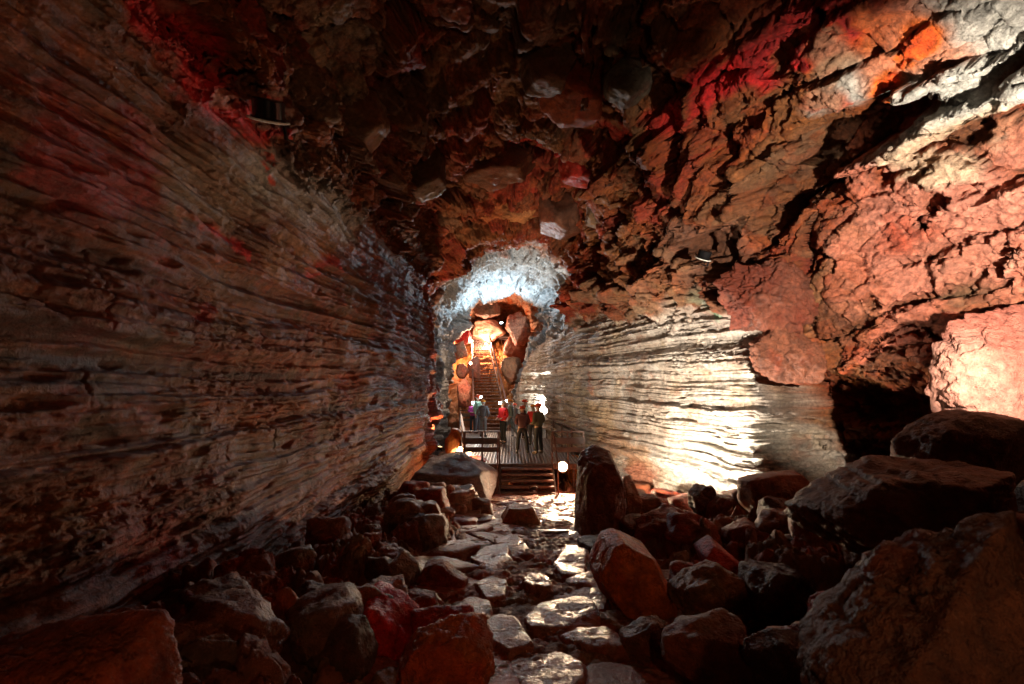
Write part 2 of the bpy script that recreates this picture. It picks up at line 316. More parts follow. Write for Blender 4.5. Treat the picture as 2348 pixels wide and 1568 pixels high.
for p in (
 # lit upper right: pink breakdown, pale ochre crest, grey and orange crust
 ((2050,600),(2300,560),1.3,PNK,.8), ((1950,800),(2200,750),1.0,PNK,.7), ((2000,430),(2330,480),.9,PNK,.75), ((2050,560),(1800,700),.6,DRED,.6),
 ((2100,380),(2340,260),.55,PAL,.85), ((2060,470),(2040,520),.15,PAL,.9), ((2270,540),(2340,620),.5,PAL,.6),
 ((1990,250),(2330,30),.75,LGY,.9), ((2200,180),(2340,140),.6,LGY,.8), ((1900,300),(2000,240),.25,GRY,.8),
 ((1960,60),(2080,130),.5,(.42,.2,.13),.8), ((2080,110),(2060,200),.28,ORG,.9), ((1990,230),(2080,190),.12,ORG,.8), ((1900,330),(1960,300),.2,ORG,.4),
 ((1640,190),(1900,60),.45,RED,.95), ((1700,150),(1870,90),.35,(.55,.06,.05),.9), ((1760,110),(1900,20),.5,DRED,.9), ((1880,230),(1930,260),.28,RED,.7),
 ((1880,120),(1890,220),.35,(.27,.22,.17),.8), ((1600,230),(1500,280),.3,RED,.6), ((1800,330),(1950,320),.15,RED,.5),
 # roof
 ((1280,190),(1360,210),.5,DRED,.8), ((1270,150),(1300,140),.14,ORG,.4), ((1400,320),(1550,290),.3,RED,.6), ((1180,340),(1300,360),.35,RED,.55),
 ((1320,390),(1390,410),.4,RED,.8), ((1180,100),(1260,60),.6,(.12,.10,.08),.7), ((1420,130),(1440,150),.4,(.11,.13,.11),.7), ((1330,330),(1440,300),.3,DRED,.7),
 # upper left: red flow, dark grey seam, olive
 ((350,30),(480,190),.32,RED,.95), ((480,190),(580,270),.26,RED,.95), ((560,300),(640,320),.2,RED,.8), ((430,30),(540,190),.22,GRY,.6),
 ((780,60),(830,240),.3,(.24,.24,.18),.6), ((690,60),(780,200),.3,DRED,.7), ((620,80),(700,180),.35,(.15,.11,.08),.7),
 ((480,520),(580,600),.11,RED,.95), ((400,470),(500,530),.12,RED,.7), ((720,600),(780,620),.2,RED,.6), ((150,380),(330,380),.35,DRED,.8), ((300,300),(330,380),.2,DRED,.8),
 ((400,420),(600,450),.4,(.24,.23,.18),.6), ((640,420),(820,520),.5,(.30,.29,.26),.75), ((650,590),(760,560),.35,(.28,.20,.13),.6),
 ((300,1230),(380,1260),.3,DRED,.6), ((440,750),(480,740),.12,RED,.4), ((630,370),(635,470),.05,RED,.8),
 ((1850,960),(2120,960),1.1,(.07,.042,.03),.85), ((1900,1080),(2050,1060),.8,(.07,.042,.03),.85), ((1760,840),(1960,880),.3,(.13,.06,.04),.6),  # first two darken the alcove: shade painted as rock colour
 # right lower wall
 ((1440,1080),(1500,1150),.35,(.40,.14,.07),.9), ((1380,1000),(1470,1060),.4,(.42,.24,.13),.7), ((1300,880),(1400,960),.45,(.46,.33,.18),.6), ((1350,850),(1360,900),.2,ORG,.5),
 ((1540,650),(1650,660),.35,(.17,.22,.17),.75), ((1600,720),(1680,740),.2,(.45,.25,.2),.6), ((1640,690),(1650,720),.12,(.12,.3,.18),.8), ((1500,740),(1700,780),.5,(.46,.40,.35),.7),
 ((1560,1050),(1750,1050),.8,(.55,.50,.42),.7), ((1330,640),(1560,600),.8,(.12,.07,.05),.75), ((1600,520),(1650,600),.8,(.09,.055,.04),.8),  # last two: shade above the banded wall painted into the colour
 ((1330,620),(1300,750),.6,(.30,.28,.30),.5),
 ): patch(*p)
warm = (1-arch)*(1-strR)*(1-far[:, 0]*.7); col = col*(1 + warm[:, None]*np.array([.10, -.15, -.21], np.float32)*(1-.75*sst(.17, .27, col[:, 1]))[:, None])
col = col*(1 + .28*n_hi[:, None]*(1-.6*arch[:, None])); col = sat(col, 1.45)*(1-strR[:, None]) + sat(col, 1.0)*strR[:, None]
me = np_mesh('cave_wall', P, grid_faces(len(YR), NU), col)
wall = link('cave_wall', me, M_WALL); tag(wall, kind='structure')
WALLP = P

# ------------------------------------------------------------------ ground
def gz(x, y):
    x = np.asarray(x, float); y = np.asarray(y, float)
    z = np.interp(y, [-6, 1, 4, 7, 13.7, 18, 24, 27, 38, 44], [-1.5, -1.72, -2.1, -2.48, -3.34, -3.7, -3.6, -3.2, 3.1, 4.0])
    side = sst(15, 12, y)
    z = z + side*(.26*np.clip(x-1.55, 0, 3.0)*(.15+.85*sst(10.5, 6, y)) + .30*np.clip(-.75-x, 0, .9) - .12*np.clip(-1.9-x, 0, 2))
    z = z - sst(16, 24, y)*sst(39, 33, y)*0.25*np.clip(-2.2-x, -9, 0)
    return z
gy_ = np.concatenate([np.linspace(-4.8, 1.0, 30, endpoint=False), np.exp(np.linspace(0, math.log(20), 560, endpoint=False)), np.linspace(20, 43.5, 160)])
gx_ = np.concatenate([np.linspace(-6, -3.5, 20, endpoint=False), np.linspace(-3.5, 5, 560, endpoint=False), np.linspace(5, 9, 120)])
GY, GX = np.meshgrid(gy_, gx_, indexing='ij'); gx, gyv = GX.ravel().astype(np.float32), GY.ravel().astype(np.float32)
g0 = gz(gx, gyv).astype(np.float32)
dz = np.zeros(len(gx), np.float32); hues = []
wn = fbm(gx*1.5, gyv*1.5, g0*1.5, 3)
inpath = sst(-1.2, -.7, gx)*sst(2.2, 1.6, gx)*sst(15, 13.8, gyv)
for sc, am in ((.9, .28), (.42, .17), (.18, .07), (.08, .02)):
    i_, gap, of = cells((gx+.2*wn)/sc, (gyv+.15*wn)/sc, np.full(len(gx), sc*13.7, np.float32))
    r = RND[i_]; h = am*(r[:, 6]-.5) + .42*sc*((r[:, 3]-.5)*of[:, 0] + (r[:, 4]-.5)*of[:, 1])*1.6 - am*.5*np.exp(-(gap/.12)**2)
    dz += h*(1-.85*inpath); hues.append(i_)
dz += .03*fbm(gx*7, gyv*7, g0*0, 3, .6) + .035*inpath
gp = pal[hues[1] % 8]*np.array([1.25,.9,.85],np.float32); gc = .6*gp + .4*pal[(hues[2]//3) % 8]
gc = mixc(gc, (.5, .22, .1), .6*sst(26, 30, gyv))
me = np_mesh('ground', np.stack([gx, gyv, g0 + dz], 1), grid_faces(len(gy_), len(gx_)), sat(gc, 1.3))
ground = link('ground', me, M_GROUND); tag(ground, kind='structure')
# ------------------------------------------------------------------ floodlights
M_CAN = plain('black_lamp_metal', (.012, .012, .013), .35, .3, .2)
M_RIM = plain('white_lamp_rim', (.75, .72, .66), .4)
def glow(name, c, s): return plain(name, (.8, .8, .8), .4, emit=c, es=s)
def prim(fn, mat, name, parent, **k):
    bm = bmesh.new(); fn(bm, **k); me = bpy.data.meshes.new(name); bm.to_mesh(me); bm.free()
    for p in me.polygons: p.use_smooth = True
    return link(name, me, mat, parent)
def lathe(prof, n=28):
    bm = bmesh.new(); rings = []
    for r, z in prof: rings.append([bm.verts.new((r*math.cos(2*math.pi*i/n), r*math.sin(2*math.pi*i/n), z)) for i in range(n)])
    for a, b in zip(rings, rings[1:]):
        for i in range(n): bm.faces.new((a[i], a[(i+1) % n], b[(i+1) % n], b[i]))
    if prof[0][0] > 0: bm.faces.new(rings[0][::-1])
    if prof[-1][0] > 0: bm.faces.new(rings[-1])
    bmesh.ops.remove_doubles(bm, verts=bm.verts, dist=1e-5); bmesh.ops.recalc_face_normals(bm, faces=bm.faces)
    return bm
def bmobj(name, bm, mat, parent=None, smooth=False):
    me = bpy.data.meshes.new(name); bm.to_mesh(me); bm.free()
    if smooth: me.polygons.foreach_set('use_smooth', [True]*len(me.polygons)); me.set_sharp_from_angle(angle=R(40))
    return link(name, me, mat, parent)
def floodlight(loc, target, power, color, label, size=.16, spot=None, blend=.6, radius=.05, es=0, group=None):
    """round metal floodlight: body, rim, lens, bracket and the lamp itself shining along its axis"""
    loc = Vector(loc); d = (Vector(target) - loc).normalized()
    t = empty('floodlight', loc, label=label, cat='floodlight', group=group)
    t.rotation_mode = 'QUATERNION'; t.rotation_quaternion = d.to_track_quat('Z', 'Y')
    s = size
    bmobj('housing', lathe([(0, -s*1.1), (s*.5, -s*1.1), (s*.75, -s*.5), (s*.95, -.01), (s*.8, -.01), (s*.8, -.03), (0, -.03)]), M_CAN, t, True)
    bmobj('rim', lathe([(s*.8, -.012), (s, -.012), (s, .012), (s*.8, .012), (s*.8, -.012)]), M_RIM, t, True)
    mm = glow('lens_glow', color, es if es else 40)
    bmobj('lens', lathe([(0, .004), (s*.5, .002), (s*.79, -.012)]), mm, t, True)
    bm = bmesh.new()
    for q in (-1, 1):
        bmesh.ops.create_cube(bm, size=1, matrix=Matrix.Translation((q*s*1.12, 0, -s*.6)) @ Matrix.Diagonal((.012, .04, s*1.4, 1)))
    bmesh.ops.create_cube(bm, size=1, matrix=Matrix.Translation((0, 0, -s*1.32)) @ Matrix.Diagonal((s*2.3, .04, .012, 1)))
    bmobj('bracket', bm, M_CAN, t)
    ld = bpy.data.lights.new('lamp', 'SPOT' if spot else 'POINT'); ld.energy = power; ld.color = color; ld.shadow_soft_size = radius
    if spot: ld.spot_size = R(spot); ld.spot_blend = blend
    lo = bpy.data.objects.new('lamp', ld); C.objects.link(lo); lo.parent = t; lo.location = (0, 0, .06)
    lo.rotation_euler = (math.pi, 0, 0)
    return t
WARM = (1, .74, .48); WHITE = (1, .93, .82); COLD = (.62, .86, 1); AMBER = (1, .5, .2); ORANGE = (1, .38, .12)
LIGHTS = [
 # loc, target, watts, colour, label, size, spot
 (at(1290,1070,14.9), (.45,5,-2.3), 1600, (1,.68,.42), 'big glaring warm floodlight mounted under the right end of the viewing platform', .19, 115, .8),
 ((5.3,3.3,.5), (7.0,6.6,2.0), 3600, (1,.88,.72), 'floodlight in the right foreground beside the hanging slab aimed up the red wall', .14, 100, .5),
 ((2.1,9.3,-2.3), (5.4,12.3,0), 2300, (1,.88,.72), 'floodlight hidden behind the monolith and aimed at the banded wall', .14, 106, .4),
 ((3.7,8.9,-2.35), (6.2,11.4,-1.2), 650, (1,.90,.76), 'floodlight hidden behind the pink boulders at the foot of the banded wall', .12, 135, .5),
 ((1.15,21.6,-1.5), (2.4,23.2,.3), 3600, (.97,1,.93), 'white floodlight behind the group of visitors against the right wall', .12, 128, .5),
 ((-.7,29.9,3.9), (-1.0,27.4,7), 1900, COLD, 'cold white floodlight aimed at the grey arch of the roof', .12, 165, .5),
 ((-2.9,18.6,-2.6), (-2.0,19.5,5), 1700, (1,.55,.26), 'amber floodlight left of the platform shining up the wall', .12, 120, .6),
 ((.6,12.9,-2.9), (-.75,17.6,6.9), 900, (1,.74,.5), 'added narrow floodlight beside the lowest step to light the roof ledge', .10, 28, .25),  # added spot, stands in for platform lamps lighting the roof ledge
 ((1.2,-2.6,-.4), (-1.5,5.5,4.4), 260, (1,.62,.36), 'added fill floodlight, unseen behind the camera, shining into the cave', .12, 100, 1.),  # added fill for roof and left wall, no such lamp known
 ((.5,-1.2,.9), (.4,4.5,-2.6), 55, (1,.55,.30), 'added small warm fill lamp, unseen behind the camera, pointed down at the path', .07, 58, 1.),  # added warm fill over the path stones, source unseen
]
for l in LIGHTS:
    floodlight(*l[:5], size=l[5], spot=l[6], blend=l[7])
# ------------------------------------------------------------------ boulders and stones
_ico = {}
def ico(s):
    if s not in _ico:
        bm = bmesh.new(); bmesh.ops.create_icosphere(bm, subdivisions=s, radius=1)
        bm.verts.ensure_lookup_table()
        _ico[s] = (np.array([v.co[:] for v in bm.verts], np.float32), np.array([[v.index for v in f.verts] for f in bm.faces], np.int32)); bm.free()
    return _ico[s]
rr = np.random.RandomState(3)
def rock(name, label, cat, c, planes, ext, colr, mat=None, sub=5, amp=.035, p=44, group=None, layers=0, cragg=0., cut=(.80, 1.0)):
    """rounded convex rock: planes = [(normal, distance)] round the centre c, ext = rough half sizes"""
    v0, f = ico(sub); ext = np.array(ext, np.float32); v = v0*ext
    for _ in range(9 if amp > .02 else 4):
        n = rr.normal(size=3)/ext**.5; n /= np.linalg.norm(n); planes.append((n, float(np.linalg.norm(n*ext))*rr.uniform(*cut)))
    s = np.stack([np.maximum(v @ (np.array(n, np.float32)/np.linalg.norm(n)) / max(d, .01), 0) for n, d in planes])
    mx_ = s.max(0) + 1e-6; s = mx_*((s/mx_)**p).sum(0)**(1/p)
    v = v/s[:, None]
    m = float(np.mean(ext)); sd = rr.rand(3)*50
    q = v/m + sd
    n1 = fbm(q[:, 0]*1.4, q[:, 1]*1.4, q[:, 2]*1.4, 5, .55)
    i_, gap, of = cells(q[:, 0]*1.6, q[:, 1]*1.6, q[:, 2]*2.2)
    rn = RND[i_]; n2 = (rn[:, 6]-.5) + .8*((rn[:, 3]-.5)*of[:, 0] + (rn[:, 4]-.5)*of[:, 1] + (rn[:, 5]-.5)*of[:, 2]) - .35*np.exp(-(gap/.08)**2)
    h = amp*1.5*n1 + (amp*1.1 + cragg)*n2
    if cragg: h += cragg*.9*fbm(q[:, 0]*5, q[:, 1]*5, q[:, 2]*5, 4, .65)
    if layers:
        lz = (v @ np.array([.25, -.15, .9], np.float32)); h += layers*perlin(q[:, 0]*.6, q[:, 1]*.6, lz*16/m) 
    w3 = (v[:, 0]*5+sd[0], v[:, 1]*5, v[:, 2]*6)
    h += min(.030*max(1, 1.3*m), .10*m)/m*(.5*fbm(*w3, 5, .6) - 1.2*np.abs(fbm(w3[0]*.5, w3[1]*.5, w3[2]*.5, 4, .55)))*(1 if amp > .02 else .35)
    dr = v/np.linalg.norm(v, axis=1)[:, None]
    v = v + dr*(h*m)[:, None]
    cc = np.array(colr, np.float32)[None]*(1 + .35*n1[:, None] + .18*(rn[:, 0:1]-.5))
    cc = cc*(1 - .25*np.exp(-(gap/.06)**2))[:, None]
    cc = cc*np.array([1.12, .86, .80], np.float32)
    redm = np.clip(.12+fbm(q[:, 0]*.9+7, q[:, 1]*.9, q[:, 2]*.9, 3)*1.6, 0, .6)
    cc = mixc(cc, (colr[0]*1.15, colr[1]*.55, colr[2]*.5), redm)
    o = link(name, np_mesh(name, v, f, sat(cc, 1.3)), mat or M_ROCK); o.location = c
    return tag(o, label, cat, group)
def ground_depth(px, py, lift=0.):
    r = ray(px, py)
    for Yd in np.arange(.8, 26, .02):
        if r[2]*Yd < gz(r[0]*Yd, Yd) + lift: return Yd
    return 20
def hull(p):
    p = sorted(map(tuple, p))
    def half(q):
        h = []
        for a in q:
            while len(h) > 1 and (h[-1][0]-h[-2][0])*(a[1]-h[-2][1]) - (h[-1][1]-h[-2][1])*(a[0]-h[-2][0]) <= 0: h.pop()
            h.append(a)
        return h[:-1]
    return np.array(half(p) + half(p[::-1]))
def outline_rock(pts, label, colr, d=None, thick=.7, mat=None, sub=5, amp=.03, cat='boulder', name='boulder', lean=0., group=None, cragg=0., layers=0, p=50, top=None, sink=0.):
    """boulder whose front view follows the measured corner points"""
    pts = np.array(pts, float); by = pts[np.argmax(pts[:, 1])]; bx = pts[:, 0].mean()
    if isinstance(d, tuple): d = hit(pts[:, 0].mean(), pts[:, 1].mean(), 3)[1] + d[0]
    if d is None: d = ground_depth(bx, by[1] - .12*(np.ptp(pts[:, 1])))
    W = np.array([at(x, y, d) for x, y in pts]); c = W.mean(0); L2 = W[:, [0, 2]] - c[[0, 2]]
    wd, ht = np.ptp(L2[:, 0])/2, np.ptp(L2[:, 1])/2; th = thick*(wd*ht)**.5
    planes = []; L2 = hull(L2)
    n = len(L2); area = sum(L2[i, 0]*L2[(i+1) % n, 1] - L2[(i+1) % n, 0]*L2[i, 1] for i in range(n))
    if area < 0: L2 = L2[::-1]
    for i in range(n):
        a, b = L2[i], L2[(i+1) % n]; e = b - a
        if np.linalg.norm(e) < .01: continue
        nn = np.array([e[1], -e[0]])/np.linalg.norm(e); dd = nn @ a
        if dd < .02: dd = .02
        ty = rr.uniform(-.3, .1); k = 1/math.hypot(1, ty)
        planes.append(((nn[0]*k, ty*k, nn[1]*k), (dd)*k + max(0, 0)))
    planes += [((1, 0, 0), wd*1.12), ((-1, 0, 0), wd*1.12), ((0, 0, 1), ht*1.12), ((0, 0, -1), ht*1.12)]
    planes.append(((rr.uniform(-.25, .25) if top is None else top[0], -1, (.25 if top is None else top[1])), th))
    planes.append(((rr.uniform(-.6, .6), -1, rr.uniform(.3, .9)), th*1.08)); planes.append(((rr.uniform(-.9, .9), -1, rr.uniform(-.4, .3)), th*1.1))
    planes.append(((rr.uniform(-.3, .3), 1, rr.uniform(-.3, .3)), th))
    c = c + np.array([0, th*.85, 0]); c[2] -= sink
    return rock(name, label, cat, c, planes, (wd, th, ht), colr, mat, sub, amp, p, group, layers, cragg, (1.02, 1.3))
def box_pts(x0, y0, x1, y1, k=7):
    cx, cy, a, b = (x0+x1)/2, (y0+y1)/2, (x1-x0)/2, (y1-y0)/2; out = []
    ph = rr.rand()*6.28
    for i in range(k):
        t = ph + 2*math.pi*(i + rr.uniform(-.28, .28))/k; q = rr.uniform(1.0, 1.15)
        x, y = math.cos(t), math.sin(t); m = max(abs(x), abs(y))**.55
        out.append((cx + a*q*x/m, cy + b*q*y/m))
    return out
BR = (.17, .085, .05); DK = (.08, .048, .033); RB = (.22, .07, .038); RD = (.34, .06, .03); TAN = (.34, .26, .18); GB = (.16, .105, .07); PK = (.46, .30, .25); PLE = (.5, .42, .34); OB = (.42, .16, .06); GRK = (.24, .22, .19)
bx = lambda *a: box_pts(*a)
ROCKS = [
 # left pile
 ([(955,1078),(1000,1068),(1075,1072),(1120,1095),(1135,1150),(1090,1190),(950,1190),(930,1150)], 'big flat-topped dark boulder at the foot of the left wall beside the steps', (.13,.10,.08), dict(d=12.3, thick=1.1, amp=.02)),
 (bx(925,1150,1005,1235), 'brown angular boulder below the flat-topped boulder at the left wall', BR, dict(d=10.6)),
 (bx(995,1125,1085,1200), 'rounded grey-brown boulder with a pale upper edge right of the brown angular one', GB, dict(d=10.9)),
 (bx(985,1180,1065,1262), 'brown boulder in the middle of the left rubble pile', BR, dict(d=9.6)),
 (bx(1050,1150,1130,1245), 'tall rough boulder on the left edge of the path near the steps', GB, dict(d=9.8, cragg=.02)),
 ([(855,1190),(900,1180),(950,1235),(940,1270),(900,1265)], 'long tilted slab with a lit orange face in the left pile', (.3,.17,.08), dict(d=8.0)),
 (bx(1000,1235,1135,1330), 'broad rough brown boulder bordering the left side of the path', RB, dict(d=8.0, cragg=.03)),
 (bx(890,1235,1000,1300), 'dark brown boulder wedged left of the broad rough one', DK, dict(d=8.0)),
 (bx(935,1280,1085,1375), 'broad flat reddish brown boulder on the left of the path', RB, dict(d=6.4)),
 (bx(790,1255,912,1345), 'blocky brown boulder at the left end of the rubble pile', BR, dict(d=6.3)),
 ([(822,1430),(850,1330),(905,1290),(945,1320),(960,1400),(900,1450)], 'tall grey-brown slab standing on edge in the left foreground', GB, dict(sub=6, d=4.9)),
 (bx(955,1305,1065,1405), 'reddish boulder between the standing slab and the path', RB, dict(d=5.0)),
 ([(800,1420),(840,1400),(890,1420),(920,1490),(1000,1540),(960,1600),(860,1600),(820,1500)], 'jagged bright red rock in the left foreground', (.42,.06,.03), dict(d=3.5, cragg=.04, amp=.05)),
 (bx(885,1375,1010,1450), 'low rounded red-brown stone behind the jagged red rock', RB, dict(d=4.1)),
 (bx(935,1420,1080,1510), 'smooth red stone beside the pale wet flagstone', RD, dict(d=3.6)),
 ([(900,1560),(950,1490),(1060,1475),(1120,1530),(1130,1600),(1000,1660),(890,1640)], 'large red and ochre rough rock at the bottom edge left of the path', (.34,.12,.05), dict(sub=6, d=2.7, cragg=.035)),
 (bx(640,1365,770,1500), 'almost black boulder in the shadows at lower left', DK, dict(d=3.9)),
 (bx(700,1440,840,1600), 'dark rock in the bottom shadows left of the jagged red rock', DK, dict(d=3.1)),
 (bx(500,1400,660,1560), 'dark boulder at the foot of the left wall near the bottom edge', DK, dict(d=3.4)),
 ([(-240,1590),(-80,1550),(130,1530),(215,1540),(255,1600),(290,1670),(310,1760),(-240,1860)], 'blurred reddish boulder with a pale right edge in the bottom left corner', (.26,.085,.045), dict(d=1.5, thick=.5, amp=.02, cragg=.025, sub=6)),
 # right side
 ([(1337,1090),(1352,1062),(1385,1048),(1415,1052),(1440,1110),(1450,1180),(1440,1270),(1400,1300),(1330,1290),(1332,1180)], 'tall upright dark monolith standing right of the path', (.20,.11,.075), dict(sub=6, d=7.6, thick=.9, amp=.022, top=(-.3,.1))),
 (bx(1340,1240,1480,1330), 'black rubble block under the upright monolith', DK, dict(d=6.6)),
 ([(1432,1100),(1455,1095),(1475,1150),(1470,1200),(1438,1210)], 'thin pale-edged slab leaning on the back of the monolith', TAN, dict(d=8.4, thick=.5)),
 ([(1408,1268),(1440,1258),(1520,1300),(1560,1370),(1600,1450),(1560,1500),(1450,1470),(1390,1380),(1372,1335)], 'large smooth orange-brown slab leaning beside the path', (.46,.17,.06), dict(sub=6, d=4.4, thick=.8, amp=.012, top=(.1,.75))),
 (bx(1435,1138,1528,1205), 'brown boulder right of the monolith before the banded wall', BR, dict(d=9.0)),
 (bx(1465,1190,1600,1290), 'dark sloping boulder behind the orange slab', RB, dict(d=6.6)),
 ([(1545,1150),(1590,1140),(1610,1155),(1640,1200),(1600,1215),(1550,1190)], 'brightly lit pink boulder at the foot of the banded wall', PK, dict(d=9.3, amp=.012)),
 (bx(1593,1120,1652,1195), 'dark knobby rock standing against the lit banded wall', DK, dict(d=8.5, cragg=.03)),
 (bx(1640,1142,1712,1205), 'brown rock right of the dark knobby rock', BR, dict(d=8.2)),
 ([(1675,1235),(1690,1190),(1730,1150),(1775,1165),(1815,1215),(1790,1250),(1720,1255)], 'rough grey cinder boulder glittering in the light', (.5,.44,.42), dict(d=8.0, cragg=.09, sub=6)),
 ([(1730,1110),(1770,1098),(1860,1092),(1905,1140),(1930,1200),(1920,1270),(1830,1270),(1740,1180)], 'broad brown slab standing in front of the dark alcove', (.22,.11,.06), dict(d=6.6, thick=.5, amp=.018)),
 (bx(1515,1190,1590,1250), 'pinkish brown stone under the bright pink boulder', (.3,.19,.14), dict(d=7.8)),
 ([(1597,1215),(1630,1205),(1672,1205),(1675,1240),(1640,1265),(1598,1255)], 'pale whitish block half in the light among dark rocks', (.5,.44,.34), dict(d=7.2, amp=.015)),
 ([(1628,1285),(1655,1262),(1690,1280),(1760,1360),(1780,1400),(1720,1410),(1650,1340)], 'long bright red slab lying between dark boulders', (.5,.10,.03), dict(d=5.0, amp=.012)),
 ([(1575,1370),(1610,1335),(1665,1315),(1720,1345),(1765,1420),(1740,1500),(1640,1490),(1580,1430)], 'rounded grey-brown boulder before the long red slab', (.22,.14,.08), dict(sub=6, d=3.9)),
 (bx(1755,1325,1900,1480), 'knobby dark boulder right of the rounded one', DK, dict(d=3.7, cragg=.03)),
 ([(1690,1230),(1740,1212),(1800,1240),(1890,1310),(1900,1360),(1800,1340),(1700,1270)], 'dark red ridged slab in the middle of the right pile', RB, dict(d=5.6)),
 ([(1850,1190),(1920,1200),(1990,1300),(2010,1400),(1930,1370),(1860,1280)], 'long brown slab sloping down to the right', (.24,.12,.06), dict(d=4.8, thick=.5)),
 ([(1935,1200),(1985,1160),(2090,1095),(2130,1110),(2220,1125),(2400,1090),(2500,1300),(2300,1370),(2080,1320),(1975,1260)], 'huge dark layered boulder on the right', (.15,.095,.06), dict(d=3.7, thick=.6, layers=.05, sub=6, amp=.04)),
 ([(2128,1055),(2150,1010),(2210,965),(2270,948),(2400,960),(2450,1150),(2250,1130),(2140,1100)], 'dark boulder beneath the hanging pink slab', (.13,.08,.05), dict(d=4.4, thick=.5, amp=.03)),
 ([(1950,1640),(2010,1530),(2070,1440),(2150,1370),(2240,1300),(2330,1250),(2530,1190),(2800,1250),(2800,1900),(1930,1900)], 'big blurred foreground boulder filling the bottom right corner', (.10,.05,.03), dict(d=1.25, thick=.3, amp=.025, sub=6, cragg=.03)),
 (bx(1540,1455,1735,1590), 'brown rock on the bottom edge left of the blurred foreground boulder', BR, dict(d=2.9)),
 (bx(1735,1480,1880,1590), 'black rock at the bottom edge touching the blurred foreground boulder', DK, dict(d=2.7)),
 (bx(1440,1440,1560,1540), 'smooth brown slab below the orange-brown slab', BR, dict(d=3.5)),
 (bx(1880,1370,1960,1450), 'small red-topped rock squeezed beside the blurred foreground boulder', RD, dict(d=3.2)),
 # at the walls
 ([(2225,755),(2250,700),(2310,650),(2440,590),(2550,800),(2540,1000),(2380,1030),(2275,1015),(2235,965),(2215,850)], 'giant pink rock slab hanging at the right edge', (.31,.215,.185), dict(d=6.3, thick=.26, cragg=.045, amp=.03, sub=6, top=(-.2,.05), name='hanging_slab')),
 ([(1240,180),(1265,130),(1310,108),(1370,125),(1392,180),(1385,235),(1300,232)], 'rounded dark red boulder stuck in the roof', (.24,.085,.04), dict(d=(-.1,), thick=.6, amp=.03)),
 ([(1385,160),(1440,110),(1500,95),(1500,190),(1440,225),(1395,200)], 'dark greenish block in the roof beside the red boulder', (.10,.105,.085), dict(d=(.1,), thick=.5, amp=.03)),
 ([(1190,120),(1240,50),(1300,60),(1330,110),(1290,190),(1210,190)], 'dark olive boulder in the roof left of the red one', (.12,.09,.06), dict(d=(.1,), thick=.5, amp=.03)),
 ([(1235,430),(1250,395),(1335,400),(1340,515),(1300,525),(1240,500)], 'square dark block hanging from the roof before the grey arch', (.11,.065,.045), dict(d=16.3, thick=.8, name='roof_block', cat='rock')),
 ([(1030,440),(1080,425),(1180,420),(1245,450),(1240,490),(1120,500),(1040,480)], 'wide ragged ledge lit amber above the grey arch', (.34,.22,.13), dict(d=17.3, thick=.5, cragg=.05, name='roof_block', cat='rock', sub=6)),
 ([(1040,330),(1080,280),(1160,300),(1230,350),(1200,400),(1060,400)], 'dark stepped block in the middle of the roof', (.13,.07,.045), dict(d=(.5,), thick=.6, name='roof_block', cat='rock', cragg=.02)),
 ([(1290,340),(1330,310),(1440,330),(1460,380),(1380,420),(1300,400)], 'deep red roof block right of the centre', (.30,.055,.03), dict(d=(.45,), thick=.5, name='roof_block', cat='rock', cragg=.02)),
 ([(1350,430),(1400,420),(1480,440),(1500,500),(1400,520),(1350,500)], 'dark olive roof block right of the square hanging one', (.12,.10,.065), dict(d=14.4, thick=.5, name='roof_block', cat='rock', cragg=.02)),
 ([(880,330),(940,300),(1010,340),(1020,420),(960,450),(890,400)], 'dark mossy green block in the roof left of the centre', (.12,.11,.075), dict(d=(.45,), thick=.5, name='roof_block', cat='rock', cragg=.02)),
 ([(700,240),(760,180),(850,190),(880,280),(820,330),(730,310)], 'olive brown slab of the roof right of the drum lamp', (.18,.13,.085), dict(d=(.5,), thick=.4, name='roof_block', cat='rock', cragg=.02)),
 ([(1655,640),(1700,600),(1800,590),(1900,640),(1905,720),(1830,770),(1740,750),(1690,690)], 'red-brown rock mass bulging over the right end of the banded wall', (.13,.062,.045), dict(d=(-.05,), thick=.4, name='wall_block', cat='rock', cragg=.10, sub=6)),
 ([(1740,790),(1790,740),(1880,740),(1915,810),(1890,880),(1800,880),(1750,850)], 'rounded reddish block above the dark alcove', (.16,.085,.06), dict(d=(.1,), thick=.4, name='wall_block', cat='rock', cragg=.06, sub=6)),
 # along the stairs
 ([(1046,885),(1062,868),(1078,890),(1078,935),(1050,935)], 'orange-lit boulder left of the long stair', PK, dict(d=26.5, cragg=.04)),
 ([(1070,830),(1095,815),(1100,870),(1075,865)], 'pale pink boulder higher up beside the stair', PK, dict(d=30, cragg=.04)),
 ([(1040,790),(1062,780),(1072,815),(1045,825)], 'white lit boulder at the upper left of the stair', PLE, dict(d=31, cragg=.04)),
 (bx(1035,745,1075,790), 'red rock above the white lit boulder', RD, dict(d=33, sub=4)),
 (bx(1045,835,1072,868), 'small pinkish rock below the white lit boulder', PK, dict(d=28.5, sub=4)),
 (bx(1150,820,1195,880), 'dark rough rock right of the stair', GB, dict(d=30, sub=4, cragg=.04)),
 (bx(1155,770,1210,830), 'brown crag under the landing railing', BR, dict(d=33.5, sub=4, cragg=.04)),
 ([(1085,700),(1100,688),(1140,690),(1148,715),(1115,728),(1088,720)], 'grey-brown hanging block in the opening above the stair', GB, dict(d=33, sub=5, cragg=.04)),
 ([(1090,735),(1130,730),(1160,760),(1120,785),(1080,770)], 'pale yellow block above the top of the stair', PLE, dict(d=36, sub=5, cragg=.05)),
 (bx(1165,715,1215,785), 'rugged pinkish column right of the opening above the stair', (.36,.24,.19), dict(d=32, sub=5, cragg=.1)),
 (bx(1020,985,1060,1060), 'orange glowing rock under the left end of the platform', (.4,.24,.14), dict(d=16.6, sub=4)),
 (bx(1300,1050,1345,1110), 'bright orange lit rock behind the glaring floodlight', (.5,.27,.1), dict(d=16.2, sub=5)),
